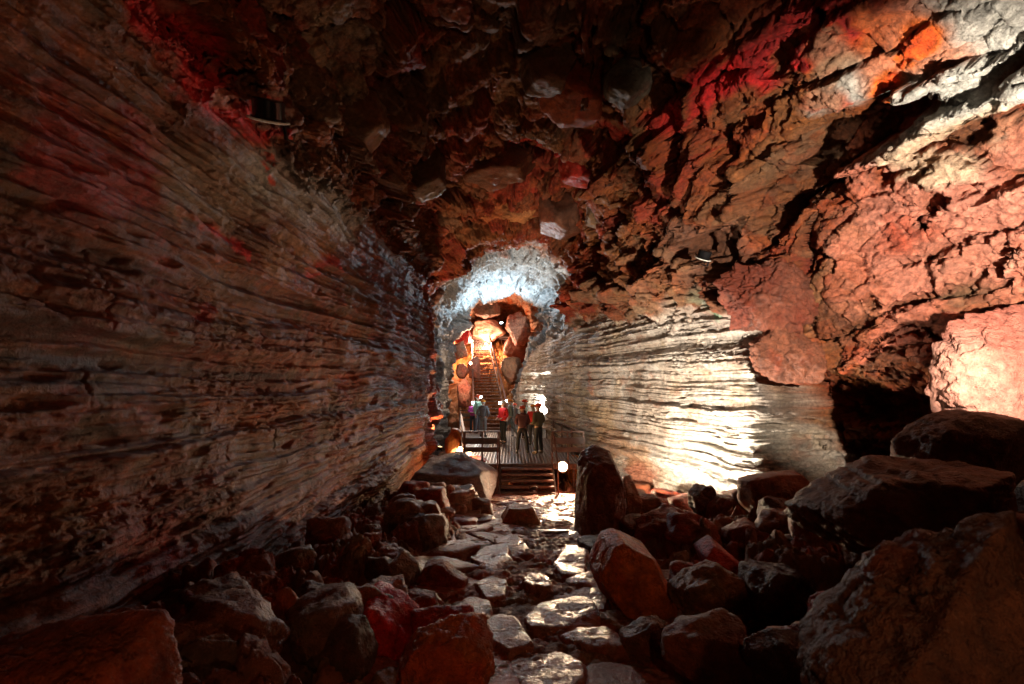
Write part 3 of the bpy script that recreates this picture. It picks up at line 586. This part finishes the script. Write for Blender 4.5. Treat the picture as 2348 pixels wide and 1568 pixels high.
 (bx(1060,1055,1140,1120), 'rusty rock under the front of the platform', RB, dict(d=15.2, sub=4)),
]
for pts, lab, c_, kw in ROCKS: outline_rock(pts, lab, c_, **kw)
# a hanging crag at the left mouth of the passage and small rubble
FLAT = [
 ([(1195,1420),(1230,1385),(1330,1368),(1388,1383),(1372,1432),(1300,1452),(1215,1447)], 'largest oval wet flagstone with silvery glints in the path', (.25,.13,.085)),
 ([(1083,1442),(1150,1408),(1200,1432),(1240,1480),(1185,1518)], 'pale shiny kite-shaped flagstone in the foreground of the path', (.25,.13,.085)),
 ([(1028,1395),(1075,1372),(1128,1382),(1130,1412),(1085,1450),(1040,1425)], 'brown flagstone left of the large oval one', (.25,.13,.085)),
 ([(1275,1450),(1400,1435),(1450,1490),(1340,1488)], 'long rough flagstone just below the large oval one', (.25,.13,.085)),
 ([(1075,1280),(1110,1258),(1165,1252),(1185,1300),(1120,1312)], 'flagstone holding a small bluish puddle', (.25,.13,.085)),
 ([(1085,1345),(1120,1325),(1165,1335),(1160,1368),(1110,1378)], 'dark wet stone in the middle of the path with ripple-like ridges', (.25,.13,.085)),
 ([(1190,1335),(1215,1315),(1258,1320),(1275,1350),(1220,1365)], 'rounded wet stone with a bright blue-white glint', (.25,.13,.085)),
 ([(1265,1290),(1300,1262),(1352,1262),(1350,1325),(1290,1330)], 'angular flagstone at the right border of the path', (.25,.13,.085)),
 ([(1130,1240),(1180,1228),(1215,1250),(1205,1272),(1150,1268)], 'light grey rounded flagstone nearer to the steps', (.25,.13,.085)),
]
polys = []
def poly_planes(pg, tilt, up, lo):
    c = pg.mean(0); q = pg - c; n = len(q)
    if sum(q[i, 0]*q[(i+1) % n, 1] - q[(i+1) % n, 0]*q[i, 1] for i in range(n)) < 0: q = q[::-1]
    pl = []
    for i in range(n):
        e = q[(i+1) % n] - q[i]; L_ = np.linalg.norm(e)
        if L_ < .02: continue
        nn = np.array([e[1], -e[0]])/L_; sl = rr.uniform(.15, .6); k = 1/math.hypot(1, sl)
        pl.append(((nn[0]*k, nn[1]*k, sl*k), max(.02, nn @ q[i])*k*1.02))
    pl.append(((tilt[0], tilt[1], 1), up)); pl.append(((rr.uniform(-.1, .1), rr.uniform(-.1, .1), -1), lo))
    return c, q, pl
for pts, lab, c_ in FLAT:
    pg = []
    for x, y in pts:
        Yd = ground_depth(x, y, .07); pg.append(at(x, y, Yd)[:2])
    pg = np.array(pg); polys.append(pg); c, q, pl = poly_planes(pg, (rr.uniform(-.06, .06), .10+rr.uniform(-.05, .05)), .085, .12)
    rock('flagstone', lab, 'flagstone', (c[0], c[1], float(gz(*c)) + .01), pl, (np.ptp(q[:, 0])/2, np.ptp(q[:, 1])/2, .12), c_, M_WET, 5, .03, 34)
outline_rock([(1150,1200),(1165,1168),(1222,1166),(1243,1208),(1200,1212)], 'tan wedge-shaped stone standing proud of the path before the steps', (.38,.28,.19), thick=.8, amp=.015, cat='stone', name='stone')
# the other stones of the path: a broken paving of irregular cells
seeds = []
yv = 1.25
while yv < 13.6:
    s = .36 + .04*min(yv, 6) 
    xv = -.95 + rr.uniform(0, s)
    xr = 1.35 if yv < 5 else 1.85
    while xv < xr:
        seeds.append((xv + rr.uniform(-.3, .3)*s, yv + rr.uniform(-.3, .3)*s)); xv += s*rr.uniform(.75, 1.3)
    yv += s*.85
seeds = np.array([s for s in seeds if all(np.linalg.norm(s - pg.mean(0)) > .62*np.sqrt(np.ptp(pg[:, 0])*np.ptp(pg[:, 1])) + .10 for pg in polys)])
def clip_poly(poly, n, d):
    out = []
    for i in range(len(poly)):
        a, b = poly[i], poly[(i+1) % len(poly)]; da, db = n @ a - d, n @ b - d
        if da <= 0: out.append(a)
        if da*db < 0: out.append(a + (b-a)*da/(da-db))
    return out
allc = np.vstack([seeds] + [pg.mean(0)[None] for pg in polys])
for i, s in enumerate(seeds):
    pg = [s + np.array(k)*.62 for k in ((-1, -1), (1, -1), (1, 1), (-1, 1))]
    for j in np.argsort(np.linalg.norm(allc - s, axis=1))[1:12]:
        o = allc[j]; n = o - s; n = n/np.linalg.norm(n)
        if len(pg) > 2: pg = clip_poly(pg, n, n @ (s+o)/2 + .022)
    if len(pg) < 3: continue
    pg = np.array(pg)
    if np.ptp(pg[:, 0]) < .12: continue
    c, q, pl = poly_planes(pg, (rr.uniform(-.14, .14), .11+rr.uniform(-.13, .13)), rr.uniform(.02, .065), .12)
    cc = [(.23,.115,.075), (.19,.09,.06), (.25,.125,.08), (.24,.075,.045), (.19,.10,.07)][rr.randint(5)]
    rock('flagstone', 'wet reddish brown flagstone packed closely among its many neighbours in the path', 'flagstone', (c[0], c[1], float(gz(*c))), pl,
         (np.ptp(q[:, 0])/2, np.ptp(q[:, 1])/2, .12), cc, M_WET, 5 if s[1] < 5 else 4, .06, 24, 'flagstones of the path')
# rubble between the boulders
k = 0
while k < 110:
    y = rr.uniform(1.8, 13.5)**1.0; x = rr.uniform(-2.5, 6.3)
    if -1.0 < x < (1.5 if y < 5 else 1.95) or abs(x)/y > 1.25 or (x > 4.6 and y > 8) or (x > 3.8 and y > 10): continue
    s = rr.uniform(.10, .30)*(1 + .04*y); pl = []
    for _ in range(13):
        n = rr.normal(size=3); n /= np.linalg.norm(n); pl.append((n, s*rr.uniform(.75, 1.0)))
    pl += [((1,.1,.1), s), ((-1,.1,0), s), ((0,1,.1), s), ((.1,-1,0), s), ((0,.1,1), s*.8), ((0,0,-1), s*.8)]
    rock('rubble_stone', 'small loose rubble stone lying in the gaps between the bigger boulders', 'stone', (x, y, float(gz(x, y)) + s*.35), pl, (s*rr.uniform(.8, 1.3), s*rr.uniform(.8, 1.2), s*rr.uniform(.6, .9)),
         [BR, DK, RB, GB, (.25,.16,.11)][rr.randint(5)], M_ROCK, 4, .07, 30, 'rubble stones between the boulders')
    k += 1
# ------------------------------------------------------------------ steel platform, steps and stair
M_STEEL = plain('rusty_steel', (.13, .075, .055), .55, .3, .4, 14)
M_BOARD = plain('dark_wet_board', (.09, .065, .055), .6, 0, .35, 8)
M_GRATE = plain('steel_grating', (.42, .36, .33), .5, .4, .25, 20)
M_RAILR = plain('brown_handrail', (.22, .10, .07), .5, .2, .3, 10)
M_TREAD = plain('brown_tread', (.17, .085, .06), .5, .1, .35, 10)
def beam(bm, a, b, w_, h_):
    """box beam from a to b, w_ wide sideways, h_ high"""
    a, b = Vector(a), Vector(b); d = b - a; L_ = d.length; d.normalize()
    up = Vector((0, 0, 1)) if abs(d.z) < .95 else Vector((0, 1, 0))
    s = d.cross(up).normalized(); u = s.cross(d)
    m = Matrix((s, d, u)).transposed().to_4x4(); m.translation = (a + b)/2
    bmesh.ops.create_cube(bm, size=1, matrix=m @ Matrix.Diagonal((w_, L_, h_, 1)))
def beams(name, lst, mat, parent, bevel=0):
    bm = bmesh.new()
    for q in lst: beam(bm, *q)
    return bmobj(name, bm, mat, parent)
DZ = -2.62
plat = empty('viewing_platform', (.3, 15, DZ), label='brown steel grating platform with board railings where the visitors stand', cat='platform')
def sub(name, lst, mat, parent, org):
    bm = bmesh.new()
    for a, b, w_, h_ in lst: beam(bm, Vector(a)-Vector(org), Vector(b)-Vector(org), w_, h_)
    return bmobj(name, bm, mat, parent)
O = (.3, 15, DZ)
FL, FR, BR_, BM_, BL = (-1.55, 15.0), (2.32, 15.0), (1.60, 21.7), (.1, 24.7), (-3.0, 26.6)
def xl(y): return -1.55 + (y-15)/11.6*(-1.45)
def xrt(y): return 2.32 + (y-15)/6.7*(-.72) if y < 21.7 else 1.6 - (y-21.7)/3*1.5
bars = []
y = 15.06
while y < 24.7: bars.append(((xl(y), y, DZ-.02), (xrt(y), y, DZ-.02), .018, .03)); y += .075
bars += [((x, 15.0, DZ-.012), (x*1.0 - .5*(x < -1.5), 24.7 if x < 1.3 else 21.9, DZ-.012), .028, .05) for x in np.arange(-1.5, 2.3, .11)]
sub('deck_grating', bars, M_GRATE, plat, O)
sub('back_landing', [((-2.9, 25.65, DZ-.03), (.2, 25.65, DZ-.03), 1.9, .05)], M_TREAD, plat, O)
sub('deck_frame', [((FL[0], 14.96, DZ-.09), (FR[0], 14.96, DZ-.09), .06, .17), ((FL[0], 15, DZ-.12), (xl(26.5), 26.5, DZ-.12), .06, .16), ((FR[0], 15, DZ-.12), (1.6, 21.7, DZ-.12), .06, .16), ((1.6, 21.7, DZ-.12), (.1, 24.7, DZ-.12), .06, .16)]
    + [((xl(yy)+.04, yy, DZ-.13), (xrt(yy)-.04, yy, DZ-.13), .06, .14) for yy in (17.5, 20, 22.4)], M_STEEL, plat, O)
for x, yy in ((-1.5, 15.05), (-.36, 15.05), (1.3, 15.05), (2.0, 15.05), (xl(18)+.05, 18), (2.0, 18), (xl(21)+.05, 21), (1.6, 21), (-2.6, 24)):
    sub('support_leg', [((x, yy, -4.1), (x, yy, DZ-.2), .08, .08)], M_STEEL, plat, O)
sub('brace', [((2.0, 15.05, -3.3), (2.55, 15.05, -2.55), .05, .05)], M_STEEL, plat, O)
def railing(name, pts, h=.97, boards=((.82, .62), (.52, .37)), bt=.03, n_posts=3, parent=None, org=O, thin=.045, mat=None):
    r = bpy.data.objects.new(name, None); C.objects.link(r); r.parent = parent
    (a, b) = pts; a, b = Vector(a), Vector(b)
    for i in range(n_posts):
        p = a.lerp(b, i/(n_posts-1)); sub('post', [((p.x, p.y, p.z-.25), (p.x, p.y, p.z+h), .05, .05)], M_STEEL, r, org)
    sub('top_rail', [(a + Vector((0, 0, h+.01)), b + Vector((0, 0, h+.01)), .07, thin)], mat or M_STEEL, r, org)
    off = (b-a).cross(Vector((0, 0, 1))).normalized()*.045
    for hi, lo in boards:
        z = (hi+lo)/2; sub('board', [(a + off + Vector((0, 0, z)), b + off + Vector((0, 0, z)), bt, hi-lo)], M_BOARD, r, org)
    return r
railing('front_railing', ((-1.53, 15, DZ), (-.40, 15, DZ)), parent=plat, h=1.0)
railing('front_railing', ((1.30, 15, DZ), (2.32, 15, DZ)), parent=plat, h=1.0)
M_PALEB = plain('pale_board', (.30, .27, .24), .5, 0, .25, 8)
railing('side_railing', ((2.34, 15.1, DZ), (1.62, 21.6, DZ)), parent=plat, n_posts=5)
railing('side_railing', ((xl(26), 26, DZ), (-1.57, 15.1, DZ)), parent=plat, n_posts=7)
railing('back_railing', ((-3.0, 26.6, DZ), (-1.9, 26.6, DZ)), parent=plat, n_posts=2)
# entrance steps
st = empty('entrance_steps', (.46, 14.3, -3.3), label='short dark open-tread steel steps leading from the path up to the platform', cat='steps')
O2 = (.46, 14.3, -3.3)
for i in range(5):
    z = DZ - .03 - (i+.6)*.135; yy = 14.9 - (i+.5)*.24
    sub('tread', [((-.34, yy, z), (1.26, yy, z), .24, .035), ((-.34, yy-.125, z-.005), (1.26, yy-.125, z-.005), .015, .06)], M_TREAD, st, O2)
for x in (-.38, 1.30): sub('stringer', [((x, 13.65, -3.42), (x, 14.93, DZ-.12), .05, .2)], M_STEEL, st, O2)
sub('handrail', [((1.36, 13.7, -3.38), (1.36, 13.7, -2.5), .05, .05), ((1.36, 13.7, -2.5), (1.36, 14.9, -1.75), .05, .05)], M_RAILR, st, O2)
sub('handrail', [((-.45, 13.75, -3.4), (-.45, 14.93, -1.64), .045, .045)], M_RAILR, st, O2)
# long stair
sr = empty('long_stair', (-1.1, 24.8, DZ), label='long steep brown metal stair climbing to the bright opening at the back', cat='stair')
O3 = (-1.1, 24.8, DZ); S0 = np.array([-1.1, 24.9, DZ]); S1 = np.array([-2.75, 38., 3.75]); NT = 34
for i in range(NT):
    t = (i+.7)/NT; c = S0 + (S1-S0)*t; hw = .92 - .26*t
    sub('tread', [((c[0]-hw, c[1], c[2]), (c[0]+hw, c[1], c[2]), .30, .035), ((c[0]-hw, c[1]-.155, c[2]-.012), (c[0]+hw, c[1]-.155, c[2]-.012), .012, .06)], M_TREAD, sr, O3)
for s in (-1, 1):
    a = S0 + np.array([s*.96, -.1, -.05]); b = S1 + np.array([s*.64, 0, -.05])
    sub('stringer', [(a, b, .06, .26)], M_RAILR, sr, O3)
    hr = sub('handrail', [(a + [0, 0, 1.0], b + [0, 0, 1.0], .10, .07)], M_RAILR, sr, O3)
    for i in range(8):
        p = a + (b-a)*(i/7); sub('post', [(p, p + [0, 0, 1.0], .05, .05)], M_STEEL, hr, O3).name = 'post'
# upper landing
ld_ = empty('upper_landing', (-1.9, 38.6, 3.75), label='small landing with thin balustrade at the top of the long stair', cat='landing'); O4 = (-1.9, 38.6, 3.75)
sub('floor_plate', [((-3.5, 38.7, 3.74), (.3, 38.7, 3.74), 1.3, .06)], M_TREAD, ld_, O4)
def balus(a, b, n):
    r = bpy.data.objects.new('balustrade', None); C.objects.link(r); r.parent = ld_
    a, b = Vector(a), Vector(b)
    sub('top_rail', [(a + Vector((0, 0, 1.05)), b + Vector((0, 0, 1.05)), .05, .05), (a + Vector((0, 0, .12)), b + Vector((0, 0, .12)), .03, .03)], M_RAILR, r, O4)
    for i in range(n):
        p = a.lerp(b, i/(n-1)); sub('baluster', [(p, p + Vector((0, 0, 1.05)), .03, .03)], M_STEEL, r, O4)
balus((-2.0, 38.1, 3.75), (-.4, 38.1, 3.4), 8); balus((-.4, 38.1, 3.4), (.1, 37.6, 2.6), 4)
balus((-2.3, 39.2, 3.75), (-1.9, 38.1, 3.75), 3)
sub('support_leg', [((-.5, 38.3, 1.5), (-.5, 38.3, 3.7), .08, .08)], M_STEEL, ld_, O4)
# small globe lamps
def globe(p, label, power, colr, r=.07, es=60):
    t = empty('globe_lamp', p, label=label, cat='lamp')
    bmobj('globe', lathe([(0, -r)] + [(r*math.sin(a), -r*math.cos(a)) for a in np.linspace(.3, 2.9, 9)] + [(0, r)], 16), glow('globe_glow', colr, es), t, True)
    bmobj('holder', lathe([(0, r*.8), (r*.7, r*.8), (r*.6, r*1.8), (0, r*1.8)], 14), M_CAN, t, True)
    ld = bpy.data.lights.new('lamp', 'POINT'); ld.energy = power; ld.color = colr; ld.shadow_soft_size = r*1.05
    lo = bpy.data.objects.new('lamp', ld); C.objects.link(lo); lo.parent = t
    lo.location = (0, -r*1.6 if False else 0, -r*1.3)
    return t
W2 = (1, .90, .75)
globe(at(1082, 782, 34), 'small white lamp left of the upper flight of the stair', 1700, (1,.62,.38))
globe(at(1114, 788, 35), 'small bright white lamp low in the middle of the upper flight', 1300, (1,.7,.48))
globe(at(1124, 794, 33), 'small lamp on the right handrail of the upper flight', 30, (1,.8,.6), .06)
globe(at(1079, 833, 25.6), 'small warm lamp left of the middle of the long stair', 220, (1,.66,.42))
globe(at(1056, 1029, 16.6), 'bright warm lamp below the left rear of the platform', 260, (1,.62,.30), .09)
globe(at(1077, 1040, 15.6), 'smaller orange lamp just right of the bright lamp under the platform', 90, (1,.55,.22), .06)
globe(at(1885, 1300, 5.35), 'tiny added orange lamp tinting a rock face in the right pile', 4, (1,.25,.05), .02, 8)  # added source that turns one rock facet orange

# ------------------------------------------------------------------ lamps hung on the walls
def wall_lamp(p, aim, label, power, colr, s=.17, spot=110):
    t = empty('hanging_lamp', p, label=label, cat='lamp')
    d = (Vector(aim) - Vector(p)).normalized()
    h = bmobj('housing', lathe([(0, s*.95), (s*.80, s*.95), (s*.86, s*.9), (s*.86, 0), (s*.95, -.01), (s*.95, -s*.12), (0, -s*.12)], 40), M_CANG, t, True)
    bmobj('rim', lathe([(s*.95, -s*.12), (s*1.12, -s*.12), (s*1.15, -s*.2), (s*.95, -s*.26), (s*.9, -s*.2), (s*.95, -s*.12)], 40), M_RIM, t, True)
    bm = bmesh.new(); beam(bm, (s*.95, 0, -s*.1), (s*1.0, .02, -s*1.0), .03, .02); beam(bm, (s*1.0, .02, -s*1.0), (s*.8, .3, -s*1.3), .03, .02); beam(bm, (-s*.3, s*.8, 0), (-s*.3, s*2.6, -s*.2), .03, .03)
    bmobj('bracket', bm, M_CANG, t)
    bm = bmesh.new(); pr = None
    for i in range(9):
        q = Vector((s*.7 + .01*math.sin(i), .05 + .012*i, -s*.25 - s*.10*i + .03*math.sin(i*1.3)))
        if pr is not None: beam(bm, pr, q, .012, .012)
        pr = q
    bmobj('cable', bm, M_CANG, t)
    t.rotation_euler = (R(30), R(14), 0)
    if power:
        ld = bpy.data.lights.new('lamp', 'SPOT'); ld.energy = power; ld.color = colr; ld.shadow_soft_size = .05; ld.spot_size = R(spot); ld.spot_blend = .8
        lo = bpy.data.objects.new('lamp', ld); C.objects.link(lo); lo.parent = t; lo.location = (0, 0, -s*.3)
        q = (t.rotation_euler.to_matrix().inverted() @ d); lo.rotation_euler = q.to_track_quat('-Z', 'Y').to_euler()
    return t
M_CANG = plain('glossy_black_lamp', (.008, .008, .009), .18, 0, .1)
hp = hit(620, 265); wall_lamp(at(616, 268, hp[1]*.86), (-3.6, 9, 1.2), 'black drum-shaped lamp with a white rim fixed high on the left wall', 4, (1,.88,.70), .20, 120)
hp2 = hit(1612, 592); wall_lamp(at(1612, 590, hp2[1]*.9), (-3.5, 7.5, 2.7), 'dim round lamp in the shadow of the ceiling above the banded wall', 170, (1,.76,.52), .16, 68)

# ------------------------------------------------------------------ people
M_SKIN = plain('skin', (.50, .30, .22), .55, 0, .08, 20)
M_HAIR = plain('grey_hair', (.32, .29, .26), .6, 0, .3, 60)
_dg = bpy.context.evaluated_depsgraph_get
def skin(name, joints, edges, rad, mat, parent, root=0, sub_=2):
    me = bpy.data.meshes.new(name); me.from_pydata([tuple(j) for j in joints], edges, []); me.update()
    o = bpy.data.objects.new(name, me); C.objects.link(o)
    m = o.modifiers.new('s', 'SKIN'); m.use_smooth_shade = True
    sv = me.skin_vertices[0].data
    for i, r_ in enumerate(rad):
        sv[i].radius = r_ if isinstance(r_, tuple) else (r_, r_); sv[i].use_root = (i == root); sv[i].use_loose = False
    q = o.modifiers.new('u', 'SUBSURF'); q.levels = sub_; q.render_levels = sub_
    m2 = bpy.data.meshes.new_from_object(o.evaluated_get(_dg())); bpy.data.objects.remove(o); bpy.data.meshes.remove(me)
    m2.name = name; m2.materials.clear()
    return link(name, m2, mat, parent)
def cloth(name, c, rough=.8): return plain(name, c, rough, 0, .18, 35, .004)
def person(px, py, label, face, jacket, trousers, helmet, tall=1.75, arms='front', legs='stand', boots=(.05, .045, .04), lamp=0, lampdir=None, hood=False, hair=False, Yd=None, head=0., beanie=None):
    r_ = ray(px, py); yd = DZ/r_[2] if Yd is None else Yd
    p = r_*yd
    t = empty('person', (p[0], p[1], DZ + .004), label=label, cat='person'); t.rotation_euler = (0, 0, face); k = tall/1.75; t.scale = (k, k, k)
    if legs == 'walk':
        LG = {-1: [(-.09,0,.93),(-.10,.20,.54),(-.10,.26,.12),(-.10,.40,.05)], 1: [(.09,0,.93),(.10,-.10,.52),(.11,-.36,.13),(.12,-.24,.05)]}
    elif legs == 'wide':
        LG = {s: [(s*.10,0,.93),(s*.16,.01,.51),(s*.19,-.01,.10),(s*.22,.14,.045)] for s in (-1, 1)}
    else:
        LG = {-1: [(-.09,0,.93),(-.10,.03,.51),(-.11,-.01,.10),(-.13,.14,.045)], 1: [(.09,0,.93),(.11,.01,.51),(.12,-.04,.10),(.15,.11,.045)]}
    AR = {}
    for s in (-1, 1):
        if arms == 'front': AR[s] = [(s*.185,0,1.42),(s*.25,-.03,1.14),(s*.14,.20,1.06)]
        elif arms == 'down': AR[s] = [(s*.185,0,1.42),(s*.24,-.02,1.14),(s*.25,.06,.88)]
        elif arms == 'pockets': AR[s] = [(s*.185,0,1.42),(s*.29,-.06,1.15),(s*.20,.08,.96)]
        elif arms == 'fold': AR[s] = [(s*.185,0,1.42),(s*.24,.05,1.16),(s*-.02,.24,1.16)]
        elif arms == 'walk': AR[s] = [(s*.185,0,1.42),(s*.24,-.1*s,1.15),(s*.23,.22 if s < 0 else -.02,.93)]
    # body: one continuous skin grown over joints, with hands and fingers
    J = [(0,0,.98),(0,.0,1.14),(0,-.01,1.32),(0,-.01,1.46),(0,.01,1.52),(0,.025,1.575),(0,.02,1.64),(0,.0,1.70)]
    E = [(0,1),(1,2),(2,3),(3,4),(4,5),(5,6),(6,7)]; RD_ = [(.15,.11),(.13,.095),(.155,.11),(.075,.07),(.056,.056),(.066,.075),(.078,.095),(.07,.085)]
    J += [(0,.125,1.605),(-.085,.005,1.62),(.085,.005,1.62)]; E += [(6,8),(6,9),(6,10)]; RD_ += [.016,.02,.02]
    for s in (-1, 1):
        b = len(J); J += LG[s]; E += [(0,b),(b,b+1),(b+1,b+2),(b+2,b+3)]; RD_ += [.095,.06,.042,.035]
        b = len(J); J += AR[s]; E += [(2,b),(b,b+1),(b+1,b+2)]; RD_ += [.055,.042,.028]
        e, w_ = Vector(AR[s][1]), Vector(AR[s][2]); d = (w_-e).normalized(); sd = d.cross(Vector((0, 0, 1))).normalized(); up = sd.cross(d)
        palm = w_ + d*.07; J.append(tuple(palm)); E.append((b+2, len(J)-1)); RD_.append((.036,.018)); pi = len(J)-1
        for f, (lat, ln) in enumerate(((-.03,.075),(-.01,.09),(.01,.085),(.028,.065))):
            a1 = palm + d*(.03+ln*.5) + sd*lat; a2 = a1 + d*ln*.35 - up*.025
            J += [tuple(a1), tuple(a2)]; E += [(pi, len(J)-2), (len(J)-2, len(J)-1)]; RD_ += [.009, .008]
        th1 = w_ + d*.035 + sd*(-s)*.045; J += [tuple(th1), tuple(th1 + d*.04 - up*.01)]; E += [(b+2, len(J)-2), (len(J)-2, len(J)-1)]; RD_ += [.012,.009]
    body = skin('body', J, E, RD_, M_SKIN, t)
    # eyes and mouth
    bm = bmesh.new()
    for s in (-1, 1): bmesh.ops.create_uvsphere(bm, u_segments=8, v_segments=6, radius=.012, matrix=Matrix.Translation((s*.032, .105, 1.635)))
    bmobj('eyes', bm, M_CAN, t)
    # jacket
    J = [(0,0,.90),(0,0,1.08),(0,-.01,1.30),(0,-.01,1.44),(0,0,1.50)]; E = [(0,1),(1,2),(2,3),(3,4)]; RD_ = [(.185,.145),(.175,.14),(.20,.15),(.12,.10),(.085,.085)]
    for s in (-1, 1):
        b = len(J); J += AR[s]; E += [(2,b),(b,b+1),(b+1,b+2)]; RD_ += [.083,.068,.052]
    jk = skin('jacket', J, E, RD_, cloth('jacket_cloth', jacket), t)
    J = [(0,0,1.0),(0,0,.93)]; E = [(0,1)]; RD_ = [(.155,.125),(.15,.125)]
    for s in (-1, 1):
        b = len(J); L_ = LG[s]; J += [(L_[0][0], L_[0][1], .86), L_[1], tuple(Vector(L_[2]) + Vector((0, 0, .0)))]; E += [(1,b),(b,b+1),(b+1,b+2)]; RD_ += [.095,.076,.068]
    skin('trousers', J, E, RD_, cloth('trouser_cloth', trousers), t)
    for s in (-1, 1):
        an, to = Vector(LG[s][2]), Vector(LG[s][3]); d = (to-an); d.z = 0; d.normalize(); base = Vector((an.x, an.y, to.z+.01))
        skin('boot', [an + Vector((0, 0, .06)), base - d*.03, base + d*.09, base + d*.19], [(0,1),(1,2),(2,3)], [.058,.055,.055,.042], cloth('boot_leather', boots, .5), t, sub_=1)
    # helmet
    hm = bmobj('helmet', lathe([(.128, 0), (.132, .012), (.128, .04), (.112, .085), (.075, .118), (.03, .130), (0, .132)], 24), plain('helmet_shell', helmet, .3, 0, .05), t, True)
    hm.location = (0, 0, 1.655); hm.rotation_euler = (R(-4), 0, 0); hm.scale = (.95, 1.12, 1)
    bm = bmesh.new()
    for q in (-.035, 0, .035): beam(bm, (q, -.085, .098), (q, .075, .108), .010, .012)
    bmobj('vent_slots', bm, M_CAN, hm)
    bmobj('strap', lathe([(.1305, .005), (.1345, .005), (.1345, .022), (.1305, .022), (.1305, .005)], 24), M_CAN, hm)
    bm = bmesh.new(); bmesh.ops.create_cube(bm, size=1, matrix=Matrix.Translation((0, .145, .035)) @ Matrix.Diagonal((.06, .03, .04, 1)))
    hl = bmobj('headlamp', bm, M_CAN, hm)
    bm = bmesh.new(); bmesh.ops.create_uvsphere(bm, u_segments=12, v_segments=8, radius=.05 if lamp else .014, matrix=Matrix.Translation((0, .162, .035)))
    if lamp:
        lz = link('headlamp_lens', bpy.data.meshes.new('lens'), glow('headlamp_glow', (.85, .97, 1), 60), hm); bm.to_mesh(lz.data); bm.free()
        ld = bpy.data.lights.new('lamp', 'SPOT'); ld.energy = lamp*2; ld.color = (.8, .95, 1); ld.spot_size = R(120); ld.spot_blend = .8; ld.shadow_soft_size = .02
        lo = bpy.data.objects.new('lamp', ld); C.objects.link(lo); lo.parent = t; lo.location = (0, .24, 1.67); lo.rotation_euler = (R(72), 0, 0)
    else: bmobj('headlamp_lens', bm, M_RIM, hm)
    if hood: skin('hood', [(-.09,-.08,1.46),(0,-.13,1.45),(.09,-.08,1.46)], [(0,1),(1,2)], [.05,.065,.05], cloth('hood_cloth', tuple(.85*c for c in jacket)), jk, 1)
    if hair: skin('hair', [(0,-.04,1.66),(0,-.09,1.56),(0,-.10,1.44)], [(0,1),(1,2)], [(.095,.09),(.10,.06),(.08,.035)], M_HAIR, t)
    if beanie: 
        skin('cap', [(0,-.02,1.60),(0,-.01,1.68)], [(0,1)], [(.105,.115),(.11,.12)], cloth('cap_cloth', beanie), t)
    return t
def Z2(x, y): return ((x/1960*600+1620)*2348/3840, (y/1568*480+1400)*2348/3840)
OR = (.85, .10, .03); YO = (.80, .33, .04); WH = (.75, .72, .68)
person(*Z2(1108, 985), 'person with back to the camera in a dark maroon jacket, black trousers and red-orange helmet', .05, (.10,.035,.038), (.012,.011,.013), OR, 1.72, 'front', 'wide', hood=True)
person(*Z2(1305, 990), 'person in an olive green jacket with a red-orange helmet, nearest on the right', .75, (.085,.075,.04), (.03,.035,.038), OR, 1.80, 'front', 'stand', boots=(.2,.15,.1))
person(*Z2(625, 782), 'person in grey padded coat and trousers seen from behind on the left', -.25, (.13,.14,.16), (.17,.19,.21), YO, 1.74, 'pockets', 'stand', hood=True, beanie=(.6,.6,.58))
person(*Z2(958, 798), 'person walking left in a pale grey-green jacket and yellow-orange helmet', 1.45, (.28,.36,.34), (.13,.16,.18), YO, 1.80, 'walk', 'walk', boots=(.45,.48,.55), lamp=14)
person(*Z2(1235, 880), 'person in a bright red jacket with long grey hair, behind the olive one', .3, (.62,.03,.03), (.035,.035,.04), YO, 1.66, 'front', 'stand', hair=True)
person(*Z2(1135, 800), 'person in a dark green jacket with a red-orange helmet behind the maroon one', -1.9, (.05,.075,.055), (.03,.03,.035), OR, 1.78, 'pockets', 'stand')
person(*Z2(1015, 775), 'person in light trousers and orange helmet mostly hidden behind the walking one', .3, (.3,.28,.26), (.3,.29,.3), OR, 1.56, 'down', 'stand')
person(*Z2(872, 740), 'person in a red jacket, black trousers and a white helmet', 2.3, (.62,.02,.03), (.012,.012,.014), WH, 1.80, 'front', 'stand', lamp=60, Yd=19.6)
person(*Z2(560, 735), 'tall person in a pale green jacket with a shining headlamp on the helmet', -2.2, (.30,.52,.42), (.16,.19,.26), OR, 1.93, 'down', 'stand', lamp=70, beanie=(.65,.66,.63))
person(*Z2(500, 735), 'person in a magenta jacket with a dazzling headlamp at the left railing', 3.0, (.45,.05,.28), (.03,.035,.05), (.6,.6,.6), 1.62, 'fold', 'stand', lamp=110)
# backpack of the walking person
def backpack(px, py, label, rz):
    r_ = ray(px, py); yd = DZ/r_[2]; p = r_*yd
    t = empty('backpack', (p[0], p[1], DZ + 1.02), rz=rz, label=label, cat='backpack')
    skin('bag', [(0,-.24,.02),(0,-.27,.2),(0,-.24,.40)], [(0,1),(1,2)], [(.15,.09),(.16,.10),(.11,.075)], cloth('pack_cloth', (.33,.36,.44)), t, 1)
    skin('pocket', [(-.07,-.36,.1),(.07,-.36,.1)], [(0,1)], [.05,.05], cloth('pack_pocket', (.22,.25,.32)), t, 0, 1)
    for s in (-1, 1): skin('shoulder_strap', [(s*.09,-.18,.40),(s*.11,-.03,.47),(s*.11,.13,.36),(s*.13,.10,.12)], [(0,1),(1,2),(2,3)], [.018]*4, M_CAN, t, 0, 1)
backpack(*Z2(958, 798), 'pale blue-grey backpack on the back of the walking person', 1.45)
